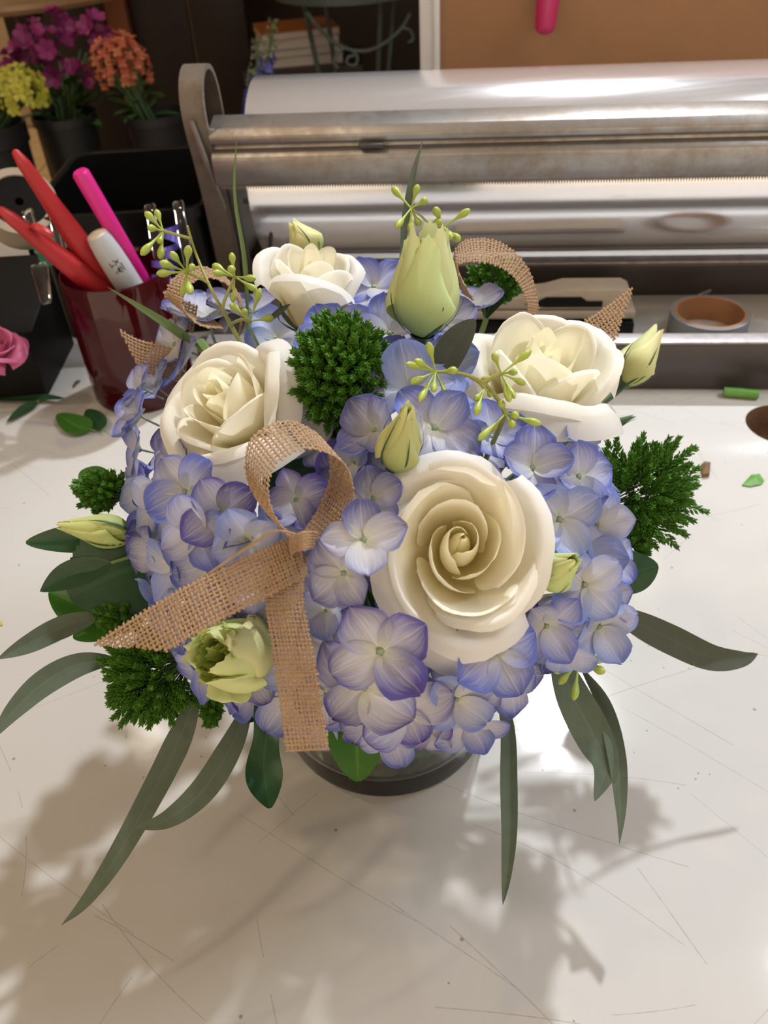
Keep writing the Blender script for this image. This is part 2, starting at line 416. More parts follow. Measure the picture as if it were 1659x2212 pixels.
# dispenser frame of reference
TH = math.radians(-7.0); EX = Vector((math.cos(TH), math.sin(TH), 0)); EY = Vector((-math.sin(TH), math.cos(TH), 0))
DO = G(1500, 843)
MD = Matrix(((EX.x, EY.x, 0, DO.x), (EX.y, EY.y, 0, DO.y), (0, 0, 1, 0), (0, 0, 0, 1)))
def D(a, b, z): return MD @ Vector((a, b, z))

fl = struct(MB().box((-4, -2.5, FZ-0.05), (4, 5.5, FZ-0.004)).build('floor', M_grout, smooth=False))
tm = MB().box((-0.146, -0.146, 0), (0.146, 0.146, 0.004)).mesh('tile', M_tile, False)
k = 0
for ix in range(-10, 1):
    for iy in range(6, 18):
        ob('tile', tm, fl, Matrix.Translation((ix*0.3, iy*0.3, FZ-0.004)))
struct(MB().box((-4, 5.3, FZ), (4, 5.4, 1.7)).build('wall_back', M_wall, smooth=False))
struct(MB().box((-4, -2.5, FZ), (-3.9, 5.3, 1.7)).build('wall_left', M_walll, smooth=False))
struct(MB().box((3.9, -2.5, FZ), (4, 5.3, 1.7)).build('wall_right', M_walll, smooth=False))
struct(MB().box((-4, -2.5, 1.7), (4, 5.4, 1.75)).build('ceiling', M_ceil, smooth=False))

# work table with a round cable hole
HOLE = G(1692, 917); HR = 0.030
def work_table():
    t = thing('work_table', (0.3, 0.5, FZ), 'long white laminate work table with knife scratches, standing under the vase', 'table')
    # tabletop: outline with a hole, made of a ring round the hole and an outer frame
    n = 48; x0, x1, y0, y1 = -0.75, 1.6, -0.25, 1.32; zt, zb = 0.0, -0.032
    c = HOLE; sq = 0.09; V = []; Fs = []
    ring = [(c.x+HR*math.cos(2*PI*i/n), c.y+HR*math.sin(2*PI*i/n)) for i in range(n)]
    sqr = []
    for i in range(n):
        a = 2*PI*i/n; m = max(abs(math.cos(a)), abs(math.sin(a))); sqr.append((c.x+sq*math.cos(a)/m, c.y+sq*math.sin(a)/m))
    V += [(x, y, zt) for x, y in ring] + [(x, y, zt) for x, y in sqr]
    for i in range(n):
        j = (i+1) % n; Fs.append((i, n+i, n+j, j))
    def quad(a, b, cc, d):
        k = len(V)
        V.extend([(a, cc, zt), (b, cc, zt), (b, d, zt), (a, d, zt)]); Fs.append((k, k+1, k+2, k+3))
    # cover everything but the square
    quad(x0, c.x-sq, y0, y1); quad(c.x+sq, x1, y0, y1); quad(c.x-sq, c.x+sq, y0, c.y-sq); quad(c.x-sq, c.x+sq, c.y+sq, y1)
    ob('tabletop', mesh('tabletop', V, Fs, M_table, False), t)
    MB().box((x0, y0, zb), (x1, y0+0.003, -0.0005)).box((x0, y1-0.003, zb), (x1, y1, -0.0005)).box((x0, y0, zb), (x0+0.003, y1, -0.0005)).box((x1-0.003, y0, zb), (x1, y1, -0.0005)).build('edge_band', M_white, t, smooth=False)
    MB().lathe([(HR, 0), (HR, zb)], n, Matrix.Translation((c.x, c.y, 0))).build('hole_lining', M_chip, t)
    # dark underside board with the same hole
    b = MB(); b.add([(x, y, zb) for x, y in ring]+[(x, y, zb) for x, y in sqr], [(j, n+j, n+i, i) for i in range(n) for j in [(i+1) % n]])
    for a_, b_, c_, d_ in ((x0, c.x-sq, y0, y1), (c.x+sq, x1, y0, y1), (c.x-sq, c.x+sq, y0, c.y-sq), (c.x-sq, c.x+sq, c.y+sq, y1)):
        b.add([(a_, c_, zb), (a_, d_, zb), (b_, d_, zb), (b_, c_, zb)], [(0, 1, 2, 3)])
    b.build('underside', M_chip, t, smooth=False)
    for lx, ly in ((x0+0.06, y0+0.06), (x1-0.06, y0+0.06), (x0+0.06, y1-0.06), (x1-0.06, y1-0.06)):
        MB().box((lx-0.03, ly-0.03, FZ), (lx+0.03, ly+0.03, zb)).build('leg', M_darkwood, t, smooth=False, bevel=0.004)
work_table()

# ceiling lamps that the roll and the table mirror
def ceiling_lamp(x, y, label, r=0.05):
    t = thing('recessed_downlight', (x, y, 1.70), label, 'light', 'recessed ceiling downlights')
    MB().lathe([(r*1.35, 1.699), (r*1.35, 1.690), (r*1.02, 1.690), (r*1.0, 1.699)], 32, Matrix.Translation((x, y, 0))).build('trim_ring', M_white, t)
    ring = MB().lathe([(r, 1.694), (0.0001, 1.694)], 32, Matrix.Translation((x, y, 0))); ring.build('lens', M_lamp, t)
for x, y, lab in ((-0.75, 1.5, 'round recessed downlight above the black plastic bin'), (0.9, 2.1, 'round recessed downlight above the brown pin board'), (0.47, 1.45, 'round recessed downlight above the silver film roll')):
    ceiling_lamp(x, y, lab)

# ================================================================ FILM CUTTER
def film_cutter():
    t = thing('film_cutter', D(0, 0.1, 0), 'heavy steel roll cutter holding a silver film roll at the back of the table', 'roll cutter')
    L0, L1 = -0.452, 0.62
    # base frame: front rail, rear rail, side rails
    MB().box((L0, 0.0, 0.0), (L1, 0.018, 0.047)).build('front_rail', M_frame, t, MD, bevel=0.004)
    MB().box((L0+0.01, -0.0006, 0.0462), (L1, 0.016, 0.0486)).build('rail_edge', M_edge, t, MD, bevel=0.001)
    MB().box((L0, 0.190, 0.0), (L1, 0.205, 0.036)).build('rear_rail', M_frame, t, MD, bevel=0.003)
    MB().box((L0, 0.1885, 0.036), (L1, 0.206, 0.039)).build('rail_edge', M_edge, t, MD, bevel=0.001)
    for a in (L0, L1-0.014):
        MB().box((a, 0.018, 0.0), (a+0.014, 0.30, 0.03)).build('side_rail', M_frame, t, MD, bevel=0.003)
    # end brackets: cast uprights with a hooked top
    S = Matrix(((0, 0, 1, 0), (1, 0, 0, 0), (0, 1, 0, 0), (0, 0, 0, 1)))
    edge = spline([Vector((x, y, 0)) for x, y in ((0.130, 0.0), (0.122, 0.09), (0.110, 0.165), (0.101, 0.200), (0.100, 0.224), (0.110, 0.242), (0.128, 0.2495), (0.146, 0.244), (0.157, 0.228), (0.161, 0.205), (0.162, 0.18))], 44)
    for a in (-0.456, 0.60):
        Mb = MD @ Matrix.Translation((a, 0, 0)) @ S
        out = []; inn = []
        for i, p in enumerate(edge):
            tg = (edge[min(i+1, 43)]-edge[max(i-1, 0)]).normalized(); n_ = Vector((tg.y, -tg.x, 0)); out.append((p.x, p.y)); q_ = p+n_*0.0045; inn.append((q_.x, q_.y))
        V = []; Fs = []
        for (x, y), (x2, y2) in zip(out, inn):
            V += [Mb @ Vector((x, y, 0)), Mb @ Vector((x, y, 0.021)), Mb @ Vector((x2, y2, 0.021)), Mb @ Vector((x2, y2, 0))]
        for i in range(43):
            for j in range(4):
                k = (j+1) % 4; Fs.append((i*4+j, i*4+k, i*4+4+k, i*4+4+j))
        Fs += [(3, 2, 1, 0), (172, 173, 174, 175)]
        me = mesh('end_bracket', V, Fs, M_arm); me.set_sharp_from_angle(angle=0.6); ob('end_bracket', me, t)
        MB().prism([(p[0]+0.003, p[1]) for p in inn[:40]]+[(0.160, 0.20), (0.20, 0.17), (0.26, 0.10), (0.285, 0.0)], 0.001, 0.006, Mb).build('bracket_web', M_frame, t, smooth=False)
    # guide post of the bracket, standing proud
    for a in (-0.434, 0.59):
        MB().prism([(0.136, 0.0), (0.126, 0.10), (0.118, 0.165), (0.126, 0.165), (0.136, 0.10), (0.150, 0.0)], 0.0, 0.008, MD @ Matrix.Translation((a, 0, 0)) @ S).build('guide_post', M_frame, t, bevel=0.0012)
    # spring and hook on the left upright
    MB().tube([D(-0.412+0.003*math.cos(i*0.9), 0.150+0.003*math.sin(i*0.9), 0.035+0.0006*i) for i in range(70)], 0.0009, 6).build('spring', M_bar, t)
    MB().tube(spline([D(-0.425, 0.145, 0.125), D(-0.408, 0.145, 0.120), D(-0.402, 0.148, 0.100), D(-0.406, 0.150, 0.075)], 14), 0.0022, 8).build('spring_hook', M_frame, t)
    MB().tube([D(-0.447, 0.096, 0.212), D(-0.442, 0.099, 0.18), D(-0.434, 0.110, 0.13)], [0.0022, 0.0028, 0.001], 6).build('pivot_rod', M_bar, t)
    # cutter bar: channel section with serrated edge
    sec = [(0.128, 0.2085), (0.106, 0.203), (0.100, 0.196), (0.101, 0.1905), (0.108, 0.1885), (0.108, 0.1845), (0.101, 0.1835), (0.097, 0.179), (0.098, 0.160), (0.103, 0.1525), (0.1145, 0.1515), (0.119, 0.165), (0.126, 0.20)]
    MB().prism(sec, -0.436, 0.60, MD @ S).build('cutter_bar', M_bar, t, bevel=0.0012)
    n = 420; Ls = 1.03; V = []; Fs = []
    for i in range(n+1):
        a = -0.433+Ls*i/n
        V += [D(a, 0.1035, 0.1530), D(a+Ls/n*0.5, 0.1025, 0.1495)]
    Fs = [(2*i, 2*i+1, 2*i+2) for i in range(n)]
    sb = ob('serrated_blade', mesh('serrated_blade', V, Fs, M_arm, False), t); sb['kind'] = 'stuff'
    MB().box((-0.302, 0.0955, 0.1858), (-0.280, 0.1015, 0.1895)).build('bar_slot', M_frame, t, MD, bevel=0.001)
film_cutter()
def film_roll():
    t = thing('film_roll', D(0, 0.225, 0.043), 'thick roll of shiny silver wrapping film lying in the steel cutter', 'roll')
    Mx = Matrix(((0, 0, 1, 0), (1, 0, 0, 0), (0, 1, 0, 0), (0, 0, 0, 1)))
    M = MD @ Matrix.Translation((0, 0.225, 0.130)) @ Mx
    r = 0.0868
    m = MB().lathe([(r, -0.418), (r, 0.58)], 128, M).build('film', M_film, t)
    for a, nm in ((-0.418, 1), (0.58, -1)):
        MB().lathe([(r, a), (r-0.002, a-0.0006*nm), (0.03, a-0.0006*nm)], 96, M).build('wound_edge', M_film, t)
    MB().lathe([(0.030, -0.4195), (0.026, -0.4195), (0.026, 0.581), (0.030, 0.581), (0.030, -0.4195)], 48, M).build('cardboard_core', M_card, t)
    MB().lathe([(0.012, -0.440), (0.012, 0.602)], 24, M).build('axle', M_frame, t)
film_roll()

# things lying inside the cutter frame
def stapler():
    c = D(-0.128, 0.120, 0)
    t = thing('stapler', c, 'worn black and tan metal stapler lying inside the cutter frame', 'stapler')
    M = MD @ Matrix.Translation((-0.128, 0.120, 0))
    MB().box((-0.09, -0.022, 0), (0.088, 0.022, 0.016)).build('base', M_blackp, t, M, bevel=0.003)
    MB().prism([(-0.09, 0.018), (0.088, 0.018), (0.088, 0.026), (-0.09, 0.026)], -0.018, 0.018, M @ Matrix(((1,0,0,0),(0,0,-1,0),(0,1,0,0),(0,0,0,1)))).build('magazine', M_tape, t, bevel=0.0015)
    MB().prism([(-0.09, 0.027), (0.08, 0.027), (0.082, 0.043), (0.074, 0.047), (0.018, 0.047), (0.0, 0.042), (-0.03, 0.039), (-0.09, 0.034)], -0.015, 0.015, M @ Matrix(((1,0,0,0),(0,0,-1,0),(0,1,0,0),(0,0,0,1)))).build('lever', M_tape, t, bevel=0.002)
    MB().prism([(0.0, 0.030), (0.055, 0.030), (0.055, 0.036), (0.040, 0.036), (0.034, 0.0405), (0.0, 0.0405), (-0.008, 0.036), (-0.02, 0.033)], 0.0152, 0.0162, M @ Matrix(((1,0,0,0),(0,0,-1,0),(0,1,0,0),(0,0,0,1)))).build('slot', M_blackm, t, smooth=False)
    MB().box((-0.04, -0.0235, 0.004), (0.03, -0.0225, 0.013)).build('badge', M_red, t, M, smooth=False)
stapler()
def tape_roll():
    c = G(1524, 722); t = thing('tape_roll', c, 'grey adhesive tape roll with cardboard core behind the cutter front rail', 'tape roll')
    M = Matrix.Translation(c)
    MB().lathe([(0.0375, 0.0), (0.0375, 0.024), (0.034, 0.024), (0.034, 0.0), (0.0375, 0.0)], 64, M).build('tape', M_tapegrey, t)
    MB().lathe([(0.0338, 0.0), (0.0338, 0.0243), (0.0315, 0.0243), (0.0315, 0.0), (0.0338, 0.0)], 64, M).build('core', M_card, t)
tape_roll()
a = G(1484, 650, 0.012); b = G(1534, 628, 0.016)
tag(MB().tube([a, b], 0.0016, 8).build('plastic_stick', M_clear), 'thin clear plastic stick lying inside the cutter frame', 'stick')

# framed board behind the cutter
def board():
    # plane parallel to the cutter
    def W3(x, y): # point on the board plane b=0.50
        v = ray(x, y); n = EY; t = (D(0, 0.56, 0)-CAM).dot(n)/v.dot(n); return CAM+v*t
    p0 = W3(907, 120); p1 = W3(950, 120); a0 = (p0-DO).dot(EX); a1 = (p1-DO).dot(EX)
    t = thing('pin_board', D(a0, 0.57, 0), 'brown pin board in a white frame standing behind the film roll', 'board')
    MB().box((a1-0.004, 0.568, 0.0), (1.15, 0.576, 0.75)).build('panel', M_board, t, MD, smooth=False)
    MB().box((a0, 0.560, 0.0), (a1, 0.590, 0.75)).build('frame_post', M_white, t, MD, bevel=0.003)
    MB().box((a0+0.018, 0.556, 0.0), (a0+0.026, 0.560, 0.75)).build('frame_bead', M_white, t, MD, bevel=0.001)
    MB().box((a1, 0.560, 0.0), (1.15, 0.590, 0.03)).build('frame_rail', M_white, t, MD, bevel=0.003)
    MB().box((a1, 0.560, 0.72), (1.15, 0.590, 0.75)).build('frame_rail', M_white, t, MD, bevel=0.003)
    MB().box((1.15, 0.560, 0.0), (1.19, 0.590, 0.75)).build('frame_post', M_white, t, MD, bevel=0.003)
    # pink handled tool hung on it
    h0 = W3(1187, -60); h1 = W3(1174, 70)
    q = thing('hanging_tool', h0, 'raspberry pink plastic handle hanging on the brown pin board', 'tool')
    ax = (h1-h0).normalized(); off = -EY*0.016
    n = 40; pts = []
    ln = (h1-h0).length
    for i in range(n):
        u = i/(n-1); w = 0.0155-0.0035*u; w *= math.sqrt(max(0.0, 1-max(0, (u-0.86)/0.14)**2*0.985))
        row = []
        side = ax.cross(EY).normalized()
        for j in range(16):
            an = 2*PI*j/16; row.append(h0+ax*(ln*u)+off+side*(w*math.cos(an))+EY*(w*0.6*math.sin(an)))
        pts.append(row)
    ob('handle', grid('handle', pts, M_rasp, True, False), q)
    MB().tube([h0+off-ax*0.001, h0+off-ax*0.05, h0-ax*0.05+EY*0.0], 0.003, 8).build('hook', M_bar, q)
board()

# ================================================================ PEN CUP AND BINS ON THE LEFT
CUP = G(316, 838); CR = 0.0475; CH = 0.120
def cup():
    t = thing('pen_cup', CUP, 'dark red glass tumbler full of pens beside the bouquet', 'cup')
    M = Matrix.Translation(CUP)
    MB().lathe([(0.0005, 0.0), (CR-0.003, 0.0), (CR-0.0005, 0.003), (CR, 0.02), (CR, CH-0.002), (CR-0.001, CH), (CR-0.002, CH), (CR-0.003, CH-0.002), (CR-0.003, 0.014), (0.0005, 0.010)], 64, M).build('glass_body', M_redglass, t)
cup()
def inside(x, y, z): return Vector((CUP.x+x, CUP.y+y, z))
def to_rim(tipx, tipy, d, foot):
    return P(tipx, tipy, d), foot
def taper_handle(name, label, cat, tip, foot, rads, mat, group=None, n=16):
    t = thing(name, foot, label, cat, group)
    N = len(rads); pts = [foot.lerp(tip, i/(N-1)) for i in range(N)]
    MB().tube(pts, rads, n).build('body', mat, t)
    return t
# the pens: foot inside the cup, leaning on the rim
def red_knife(tip, foot, label):
    t = thing('red_handled_brush', foot, label, 'brush')
    ax = (tip-foot); N = 22
    rad = []
    for i in range(N):
        u = i/(N-1); r = 0.0068+0.0030*smooth(0.15, 0.45, u)-0.0047*smooth(0.55, 1.0, u)
        if u > 0.985: r *= 0.6
        rad.append(r)
    pts = [foot+ax*(i/(N-1)) for i in range(N)]
    pts.append(tip+ax.normalized()*0.0016); rad.append(0.0012)
    MB().tube(pts, rad, 20).build('handle', M_red, t)
    return t
red_knife(P(33, 328, 0.63), inside(0.0165, 0.0149, 0.020), 'longer red tapered plastic handle standing upright in the red cup')
r2 = red_knife(P(0, 452, 0.64), inside(0.0329, 0.0146, 0.030), 'red tapered plastic handle with a thumb bump leaning low over the cup rim')
bp = P(92, 497, 0.652)
MB().lathe([(0.0001, 0.006), (0.004, 0.005), (0.0065, 0.002), (0.007, -0.003)], 20, frame(bp, camv(0.4, 0.8, 0.3), camv(0.8, -0.6, 0), (1.5, 0.7, 0.6))).build('thumb_bump', M_red, r2)
def pen_pink():
    tip = P(172, 370, 0.65); foot = inside(0.0350, 0.0145, 0.0466); t = thing('magenta_pen', foot, 'straight magenta pen standing in the red cup', 'pen')
    ax = (tip-foot).normalized(); L = (tip-foot).length
    pts = [foot, foot+ax*0.01, foot+ax*(L*0.55)]; MB().tube(pts, [0.003, 0.0062, 0.0064], 20).build('barrel', M_pink, t)
    MB().tube([foot+ax*(L*0.55), foot+ax*(L-0.002), tip], [0.0069, 0.0069, 0.0055], 20).build('cap', M_pink, t)
pen_pink()
def marker():
    tip = P(209, 506, 0.68); foot = inside(0.0324, -0.0009, 0.035); t = thing('grey_marker', foot, 'fat pale grey marker pen with black lettering in the red cup', 'marker')
    ax = (tip-foot).normalized(); L = (tip-foot).length
    R0 = 0.0116
    rr = [0.0075, 0.0090]+[R0]*6+[0.0112, 0.0102, 0.0088]
    uu = [0, 0.1, 0.2, 0.3, 0.4, 0.5, 0.6, 0.75, 0.86, 0.95, 1.0]
    MB().tube([foot+ax*(L*u) for u in uu], rr, 28).build('barrel', M_grey, t)
    e = tip
    MB().tube([e-ax*0.0006, e+ax*0.0008, e+ax*0.0016], [0.0087, 0.0074, 0.0030], 24).build('end_plug', M_bone, t)
    # printed lettering strokes that wrap the barrel
    tc = (CAM-(foot+tip)/2); tc = (tc-ax*tc.dot(ax)).normalized(); sd = ax.cross(tc)
    def on(s, q):   # s along from tip, q across in metres
        an = q/R0; u = 1-s/L
        rloc = np.interp(u, uu, rr)+0.00012
        return foot+ax*(L-s)+(tc*math.cos(an)+sd*math.sin(an))*rloc
    SH = 0.004; strokes = [[(0.0165, -0.0010), (0.0190, 0.0010)], [(0.0190, 0.0010), (0.0178, 0.0036)], [(0.0187, 0.0012), (0.0215, -0.0002)], [(0.0190, 0.0020), (0.0205, 0.0030)],
               [(0.0175, -0.0046), (0.0208, -0.0040)], [(0.0208, -0.0040), (0.0204, -0.0012)], [(0.0208, -0.0040), (0.0222, -0.0046)],
               [(0.0235, 0.0006), (0.0262, -0.0002)], [(0.0238, -0.0006), (0.0268, 0.0008)], [(0.0246, 0.0012), (0.0276, -0.0008)], [(0.0256, -0.0018), (0.0280, 0.0004)],
               [(0.0230, 0.0022), (0.0270, 0.0026)], [(0.0215, 0.0044), (0.0285, 0.0044)], [(0.0262, -0.0032), (0.0284, -0.0026)], [(0.0272, 0.0012), (0.0290, 0.0016)]]
    mb = MB()
    for st in strokes:
        (s0, q0), (s1, q1) = st; s0 += SH; s1 += SH; dx, dy = s1-s0, q1-q0; l = math.hypot(dx, dy); nx, ny = -dy/l*0.00042, dx/l*0.00042
        k = 4; V = []; Fs = []
        for i in range(k+1):
            u = i/k; V += [on(s0+dx*u+nx, q0+dy*u+ny), on(s0+dx*u-nx, q0+dy*u-ny)]
        Fs = [(2*i, 2*i+1, 2*i+3, 2*i+2) for i in range(k)]
        mb.add(V, Fs)
    mb.build('lettering', M_ink, t, smooth=False)
marker()
def clear_clip(px0, px1, d, label, body=None, bottom=None, len_px=140):
    """clear plastic clip: two flat prongs with rounded heads, a bridge and a tapered tail"""
    (x0, y0), (x1, y1) = px0, px1
    base = P((x0+x1)/2+14, y0+len_px, d)
    t = thing('plastic_clip', base, label, 'clip')
    for (x, y) in (px0, px1):
        a = P(x, y, d); b = P(x+26, y+len_px*0.72, d)
        axd = (b-a).normalized(); s = camv(1, 0, 0.25); s = (s-axd*s.dot(axd)).normalized(); nn = axd.cross(s)
        L = (b-a).length
        prof = [(-0.004, 0), (-0.0052, L*0.05), (-0.0042, L*0.16), (-0.0052, L*0.5), (-0.0036, L), (0.0036, L), (0.0052, L*0.5), (0.0042, L*0.16), (0.0052, L*0.05), (0.004, 0)]
        M = Matrix(((s.x, axd.x, nn.x, a.x), (s.y, axd.y, nn.y, a.y), (s.z, axd.z, nn.z, a.z), (0, 0, 0, 1)))
        MB().prism(prof, -0.0016, 0.0016, M).build('prong', M_clear, t, bevel=0.0008)
    if body:
        a = P((x0+x1)/2+10, (y0+y1)/2+len_px*0.42, d+0.004); b = P((x0+x1)/2+24, (y0+y1)/2+len_px*0.95, d+0.004)
        axd = (b-a).normalized(); s = camv(1, 0, 0.25); s = (s-axd*s.dot(axd)).normalized(); nn = axd.cross(s); L = (b-a).length
        M = Matrix(((s.x, axd.x, nn.x, a.x), (s.y, axd.y, nn.y, a.y), (s.z, axd.z, nn.z, a.z), (0, 0, 0, 1)))
        MB().prism([(-0.011, 0), (-0.0085, L), (0.0085, L), (0.011, 0)], -0.0012, 0.0012, M).build('label_strip', body, t, bevel=0.0006)
    if bottom:
        a = P(*bottom[0], d); b = P(*bottom[1], d); axd = (b-a).normalized(); s = camv(1, 0, 0.25); s = (s-axd*s.dot(axd)).normalized(); nn = axd.cross(s); L = (b-a).length
        M = Matrix(((s.x, axd.x, nn.x, a.x), (s.y, axd.y, nn.y, a.y), (s.z, axd.z, nn.z, a.z), (0, 0, 0, 1)))
        MB().prism([(-0.0075, 0), (-0.0072, L*0.2), (-0.0048, L*0.9), (-0.0036, L), (0.0036, L), (0.0048, L*0.9), (0.0072, L*0.2), (0.0075, 0)], -0.0022, 0.0022, M).build('tail', M_clear, t, bevel=0.001)
    return t
clear_clip((58, 452), (112, 450), 0.70, 'clear plastic clip with a green strip hooked outside the red cup', M_teal, ((84, 570), (101, 656)), 130)
clear_clip((323, 440), (384, 434), 0.735, 'clear plastic clip standing behind the blue curled ribbon', None, None, 210)
def blue_ribbon():
    t = thing('curling_ribbon', P(365, 600, 0.72), 'shiny blue curled ribbon stuffed into the red cup', 'ribbon')
    for k, (cx, cy, r, h) in enumerate(((365, 500, 20, 110), (352, 560, 26, 60))):
        rows = []
        for i in range(70):
            u = i/69; a = u*(5.5 if k == 0 else 4.0)*PI
            p = P(cx+r*math.cos(a), cy+h*(u-0.2)+0.2*r*math.sin(a), 0.725+0.010*math.sin(a))
            rows.append([p, p+camv(0.1, -1, 0)*0.006])
        ob('curl', grid('curl', rows, M_blue, False, False), t)
blue_ribbon()

def bin_tray(name, label, x0, x1, y0, y1, h, r, mat, rot=0.0, taper=0.0):
    c = Vector(((x0+x1)/2, (y0+y1)/2, 0)); t = thing(name, c, label, 'bin')
    hx, hy = (x1-x0)/2, (y1-y0)/2; M = Matrix.Translation(c) @ Matrix.Rotation(rot, 4, 'Z')
    def loop(inset, z):
        pts = []
        for qx, qy, a0 in ((1, 1, 0), (-1, 1, PI/2), (-1, -1, PI), (1, -1, 1.5*PI)):
            for i in range(7):
                a = a0+i/6*PI/2; rr = max(0.001, r-inset)
                pts.append(M @ Vector((qx*(hx-r)+rr*math.cos(a), qy*(hy-r)+rr*math.sin(a), z)))
        return pts
    L = [loop(taper, 0.0), loop(0.001, h-0.010), loop(-0.004, h-0.010), loop(-0.004, h), loop(0.001, h+0.0008), loop(0.004, h-0.001), loop(0.004+taper, 0.004)]
    V = [p for l in L for p in l]; n = len(L[0]); Fs = []
    for i in range(len(L)-1):
        for j in range(n):
            q = (j+1) % n; Fs.append((i*n+j, i*n+q, (i+1)*n+q, (i+1)*n+j))
    Fs.append(tuple(reversed(range(n)))); Fs.append(tuple((len(L)-1)*n+j for j in range(n)))
    me = mesh('shell', V, Fs, mat); me.set_sharp_from_angle(angle=0.9); ob('shell', me, t)
    return t
bin_tray('plastic_bin', 'open black plastic bin with rounded rim behind the red cup', -0.325, -0.156, 0.800, 1.000, 0.130, 0.022, M_blackp)
def tape_dispenser():
    t = thing('tape_dispenser', (-0.42, 0.72, 0), 'black desk tape dispenser at the edge of the table beside the red cup', 'tape dispenser')
    MB().prism([(0.684, 0.0), (0.790, 0.0), (0.790, 0.085), (0.775, 0.105), (0.74, 0.07), (0.70, 0.062), (0.684, 0.070)], -0.50, -0.3115, Matrix(((0,0,1,0),(1,0,0,0),(0,1,0,0),(0,0,0,1)))).build('body', M_blackm, t, bevel=0.003)
    c = P(45, 452, 0.80); M = frame(c, camv(0.30, 0.18, 0.9), camv(1, 0, 0))
    tr = thing('beige_tape_roll', c, 'beige tape roll with a dark centre mounted on the black dispenser', 'tape roll')
    MB().lathe([(0.034, -0.016), (0.034, 0.016), (0.0265, 0.016), (0.0265, -0.016), (0.034, -0.016)], 64, M).build('tape', M_tape, tr)
    MB().lathe([(0.0262, -0.017), (0.0262, 0.014), (0.004, 0.014), (0.004, -0.017)], 48, M).build('hub', M_blackp, t)
    MB().tube([c+camv(0.3, .18, .9)*0.0, c-Vector((0, 0, 0.05))], 0.006, 8).build('hub_arm', M_blackp, t)
tape_dispenser()

# ================================================================ SHOP BEHIND THE TABLE
def slab(name, pl, pr, pyref, Y, thick, z0, z1, mat, parent=None):
    a = AY(pl, pyref, Y); b = AY(pr, pyref, Y)
    return MB().box((a.x, Y, z0), (b.x, Y+thick, z1)).build(name, mat, parent, smooth=False, bevel=0.004)
q = AY(60, 100, 3.3)
t = thing('dark_cabinet', (q.x+0.3, 3.4, FZ), 'tall dark brown wooden cabinet behind the potted flowers', 'cabinet')
slab('side_panel', 24, 243, 100, 3.75, 0.04, FZ, 1.2, M_darkwood, t)
slab('corner_post', 243, 288, 100, 3.69, 0.06, FZ, 1.2, M_orangewood, t)
slab('door', 288, 418, 100, 3.74, 0.03, FZ, 1.2, M_darkwood, t)
slab('door', 421, 539, 100, 3.74, 0.03, FZ, 1.2, M_darkwood, t)
t = thing('dark_shelving', (0.1, 4.3, FZ), 'dark shelving unit far behind the iron bistro table', 'shelf')
slab('back_panel', 430, 1700, 60, 4.30, 0.03, FZ, 1.5, M_darkwood, t)
MB().box((-1.0, 3.9, -0.75), (0.6, 4.29, -0.72)).build('shelf_board', M_darkwood, t, smooth=False)
# low bench that carries the pots
zb_ = -0.52
bx0, bx1 = AY(82, 330, 2.25).x, AY(470, 300, 2.25).x
t = thing('low_bench', ((bx0+bx1)/2, 2.4, FZ), 'low dark wooden bench carrying the charcoal flower buckets', 'bench')
MB().box((bx0, 2.02, zb_-0.03), (bx1+0.06, 2.75, zb_)).build('bench_top', M_darkwood, t, smooth=False)
for x in (bx0+0.02, bx1+0.03):
    MB().box((x, 2.06, FZ), (x+0.03, 2.70, zb_-0.03)).build('bench_leg', M_darkwood, t, smooth=False)

def bucket(c, r, h, label, group):
    t = thing('flower_bucket', c, label, 'bucket', group); M = Matrix.Translation(c)
    MB().lathe([(0.001, 0.0), (r*0.74, 0.0), (r*0.97, h*0.93), (r*1.04, h*0.935), (r*1.04, h), (r*0.98, h), (r*0.94, h*0.93), (r*0.7, 0.01), (0.001, 0.01)], 40, M).build('shell', M_bucket, t)
    return t
def flower_mesh(name, mat, n=6, cup=0.4, w=0.42):
    V = []; Fs = []
    for i in range(n):
        a = 2*PI*i/n; d = Vector((math.cos(a), math.sin(a), 0)); s = Vector((-math.sin(a), math.cos(a), 0)); k = len(V)
        for r, ww, z in ((0.08, 0.1, 0.0), (0.55, w, cup*0.5), (0.9, w*0.75, cup*0.9), (1.05, 0.05, cup)):
            V += [d*r-s*ww+Vector((0, 0, z)), d*r+s*ww+Vector((0, 0, z+0.05))]
        Fs += [(k+2*j, k+2*j+1, k+2*j+3, k+2*j+2) for j in range(3)]
    return mesh(name, V, Fs, mat)
def flower_col(name, a, b):
    t = NT(name); oi = t.node('ShaderNodeObjectInfo'); n = t.noise(300, t.coord(), 2)
    c = t.mix(t.math('ADD', t.math('MULTIPLY', oi.outputs['Random'], 0.8), t.math('MULTIPLY', n, 0.2)), C4(a), C4(b))
    t.set(Base_Color=c, Roughness=0.5); t.translucent(c, 0.25); return t.m
def bg_leaf_mesh(name, mat):
    rows = []
    for i in range(5):
        u = i/4; w = 0.22*math.sin(PI*min(1, u*0.95+0.04))**0.8
        rows.append([Vector((-w, u, 0.05*math.sin(u*3))), Vector((0, u, -0.05+0.05*math.sin(u*3))), Vector((w, u, 0.05*math.sin(u*3)))])
    return grid(name, rows, mat)
M_bgleaf = mat_leaf('pot_plant_leaf', (0.025, 0.07, 0.02), (0.06, 0.15, 0.04), 0.5, 0.15, 0.3, 0.1)
bgleaf = bg_leaf_mesh('leaf', M_bgleaf)
